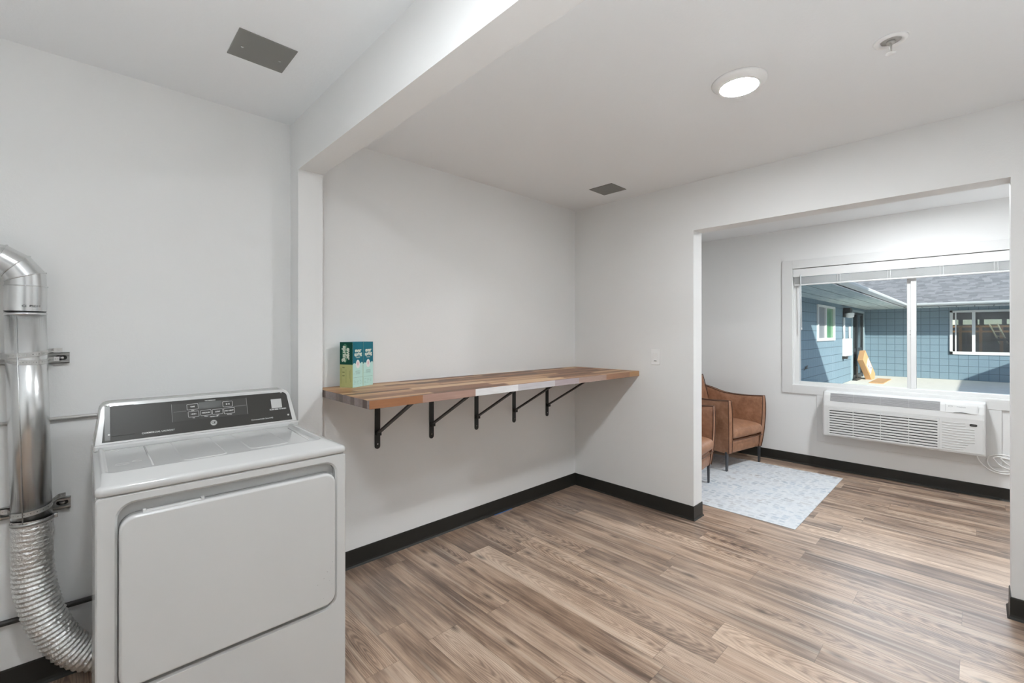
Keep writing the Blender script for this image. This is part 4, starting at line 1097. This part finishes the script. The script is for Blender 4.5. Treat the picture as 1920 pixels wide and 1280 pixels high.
# back window
b = B()
box(b, (GX1 - .03, bw1 - .06, bz0), (GX1 + .06, bw1, bz1)); box(b, (GX1 - .03, bw0, bz0), (GX1 + .06, bw0 + .06, bz1)); box(b, (GX1 - .03, bw0, bz1 - .06), (GX1 + .06, bw1, bz1)); box(b, (GX1 - .03, bw0, bz0), (GX1 + .06, bw1, bz0 + .085)); box(b, (GX1 - .025, .060, bz0), (GX1 + .05, .128, bz1))
box(b, (GX1 - .01, .44, bz0 + .08), (GX1 + .04, .47, bz1 - .06)) 
w2 = S('back_window', b, M_VINYL, bld)
M_WGL = glass_mat('tinted_glass', (.55, .60, .62), 1.2)
ch(w2, 'pane', bx((GX1 + .02, bw0 + .05, bz0 + .08), (GX1 + .025, .07, bz1 - .05)), M_WGL)
ch(w2, 'pane', bx((GX1 + .02, .12, bz0 + .08), (GX1 + .025, .45, bz1 - .05)), M_WGL)
# interior room behind the back window
b = B(); box(b, (GX1 + .2, bw0 - .3, .3), (GX1 + 2.2, bw0 - .2, 2.1)); box(b, (GX1 + .2, bw1 + .2, .3), (GX1 + 2.2, bw1 + .3, 2.1)); box(b, (GX1 + .2, bw0 - .3, .25), (GX1 + 2.2, bw1 + .3, .3)); box(b, (GX1 + 2.2, bw0 - .3, .25), (GX1 + 2.3, bw1 + .3, 1.62)); box(b, (GX1 + 2.2, bw0 - .3, 1.78), (GX1 + 2.3, bw1 + .3, 2.1))
for y in (.35, .02, -.12, -.6, -1.05): box(b, (GX1 + 2.2, y, 1.6), (GX1 + 2.3, y + .10, 1.8))
S('room_lining', b, M_DKIN, bld)
# door
b = B(); box(b, (dx0, GY1 - .02, 0), (dx0 + .10, GY1 + .06, dzt)); box(b, (dx1 - .10, GY1 - .02, 0), (dx1, GY1 + .06, dzt)); box(b, (dx0, GY1 - .02, dzt - .07), (dx1, GY1 + .06, dzt)); box(b, (dx0 + .64, GY1 - .03, 0), (dx0 + .86, GY1 + .05, dzt)); box(b, (dx0 + .1, GY1 - .01, 0), (dx1 - .1, GY1 + .04, .12)); box(b, (dx0 + .1, GY1 - .01, .80), (dx1 - .1, GY1 + .04, .90))
dd = S('glazed_door', b, M_BLACKFR, bld)
ch(dd, 'door_glass', bx((dx0 + .08, GY1 + .01, .1), (dx1 - .08, GY1 + .02, dzt - .05)), M_DKGLASS)
b = B(); box(b, (dx0 - .06, GY1 - .04, 0), (dx0, GY1, dzt + .05)); box(b, (dx1, GY1 - .04, 0), (dx1 + .09, GY1, dzt + .05)); box(b, (dx0 - .06, GY1 - .04, dzt), (dx1 + .09, GY1, dzt + .06)); S('door_surround', b, simple('door_surround_blue', (.36, .46, .50), .6), bld)

b = B(); tube(b, [(GX1 + .55, -1.2, 2.05), (GX1 + .55, .4, 2.05)], .025, 10)  # glowing tube added to brighten the room behind the back window
tag(obj('fill_tube', b, emit('fill_tube_glow', (1, .97, .9), 45.0)), 'added fill tube under the ceiling behind the far building window', 'light')
# things in the reflection / room behind the back window
b = B()
for z in (1.52, 1.37): box(b, (GX1 + 1.1, bw0 - .15, z), (GX1 + 1.16, bw1 + .15, z + .055))
for y in (.35, -.08, -.5, -.95, -1.3): box(b, (GX1 + 1.16, y, .35), (GX1 + 1.22, y + .07, 1.52))
tag(obj('timber_rack', b, M_TIMBER), 'orange timber rack seen behind the far building window', 'rack')
b = B()
for k in (0, 1): tube(b, [(GX1 + .9, -.22 - .16 * k, 1.62), (GX1 + .75, -.42 - .16 * k, 1.05)], .018, 6)
for k in range(4): tube(b, [(GX1 + .87 - .04 * k, -.26 - .045 * k, 1.52 - .13 * k), (GX1 + .87 - .04 * k, -.42 - .045 * k, 1.52 - .13 * k)], .012, 6)
tag(obj('step_ladder', b, simple('pale_wood', (.70, .60, .38), .6)), 'pale wooden ladder leaning behind the far building window', 'ladder')
t = thing('outdoor_bench', 'dark bench behind the far building window', 'bench', (GX1 + .6, -.6, .3))
rel(obj('seat_slats', (lambda b: (box(b, (GX1 + .35, -1.25, 1.13), (GX1 + .75, -.12, 1.20)), b)[-1])(B()), M_BLACKFR), t)
rel(obj('bench_frame', (lambda b: (box(b, (GX1 + .4, -.2, .3), (GX1 + .46, -.14, 1.13)), box(b, (GX1 + .4, -1.2, .3), (GX1 + .46, -1.14, 1.13)), b)[-1])(B()), M_BLACKFR), t)
b = B(); 
for k in range(9): box(b, (GX1 + .12, bw0 + .07, .83 + k * .032), (GX1 + .16, .05, .836 + k * .032))
tag(obj('window_blind_outdoor', b, simple('green_slats', (.42, .48, .36), .5)), 'pale green blind slats low in the far building window', 'blind').name = 'slatted_blind'

# wall light
t = thing('wall_lantern', 'black wall lantern with a white glass shade above the utility box outside', 'lantern', (14.85, GY1, 1.9))
rel(obj('housing', bx((14.74, GY1 - .16, 1.88), (14.96, GY1, 2.03), .02), M_BLACKFR), t)
b = B(); lathe(b, (14.85, GY1 - .13, 1.76), [(.03, 0), (.09, .02), (.105, .12), (.10, .13)], 20); rel(obj('shade', b, simple('frosted_shade', (.9, .9, .88), .3), smooth=True), t)
rel(obj('back_plate', bx((14.70, GY1 - .03, 1.78), (15.0, GY1, 1.95), .01), M_BLACKFR), t)
t = thing('utility_box', 'white electrical box on the sunlit blue wall left of the outside door', 'electrical box', (15.1, GY1, .7))
rel(obj('enclosure', bx((14.62, GY1 - .08, .73), (15.50, GY1, 1.20), .01), M_WHITE), t)
rel(obj('lower_fitting', bx((14.62, GY1 - .1, .66), (14.80, GY1, .73)), M_DARK), t)
b = B(); tube(b, [(14.66, GY1 - .03, 1.20), (14.66, GY1 - .03, 1.76)], .03, 8); tube(b, [(15.42, GY1 - .03, 1.20), (15.42, GY1 - .03, 1.53)], .03, 8)
rel(obj('riser_pipe', b, M_WHITE, smooth=True), t)
b = B()
for k in range(12):
    a = rnd.uniform(0, 2 * PI); x, z = 10.98 + rnd.uniform(-.1, .1), .62 + rnd.uniform(-.03, .03)
    tube(b, [(x, GY1 - .01, z), (x + .12 * math.cos(a), GY1 - .02, z + .035 * math.sin(a))], .006, 5)
tag(obj('hose_bib', b, M_DARK), 'small dark tap on the shaded blue wall low down', 'tap')

# cardboard box leaning on the door, flat sheet on the ground
t = thing('cardboard_box', 'tall brown cardboard box with a white label leaning beside the outside door', 'box', (16.75, 2.18, 0))
bm_ = B(); box(bm_, (-.22, -.07, 0), (.22, .07, .92), .006, 1)
cb = obj('carton_body', bm_, M_CARD, t); M4 = Matrix.Rotation(R(-38), 4, 'Y') @ Matrix.Rotation(R(-10), 4, 'X')
cb.matrix_local = M4
bm_ = B(); box(bm_, (-.14, -.074, .30), (.17, -.070, .66)); lb = obj('shipping_label', bm_, M_WHITE, t); lb.matrix_local = M4
bm_ = B(); box(bm_, (.03, -.0745, .34), (.12, -.0742, .39)); box(bm_, (-.10, -.0745, .52), (.0, -.0742, .55)); lb = obj('label_print', bm_, M_DARK, t); lb.matrix_local = M4
tag(obj('cardboard_sheet', bx((15.3, 1.75, 0), (16.9, 2.05, .02)), M_CARD), 'flat cardboard sheet lying on the pavement by the outside door', 'cardboard')
t = thing('doormat_weight', 'dark heavy base standing at the foot of the outside door', 'door stop', (15.9, 2.38, 0)); t.name = 'door_stop'
rel(obj('base', bx((15.75, 2.36, 0), (16.4, 2.46, .07), .02), M_DARK), t)
rel(obj('post', bx((15.95, 2.39, .07), (16.03, 2.43, .4), .01), M_DARK), t)

# right wing of the same courtyard, outside the window's view: it shades the yard
t = thing('neighbouring_wing', 'blue wing on the near right side of the courtyard', 'building', (12, -5, 0))
rel(obj('wall', bx((6.4, -4.7, 0), (GX1 - .1, -4.5, 2.1)), M_BLOCKX), t)
b = B(); prism(b, [(0, 0), (-4, 4 * sl), (-4, 4 * sl - .08), (0, -.06)], (EX - 6.4, 0, 0), 0, (6.4, -3.5, 2.2), (0, 1, 0), (0, 0, 1)); rel(obj('roof', b, M_SHING), t)
struct('shade_block', bx((1.5, -8, 2.56), (6.15, 5.5, 5.85)), M_BLOCKY)  # unseen block added to cast the diagonal shade on the side wall
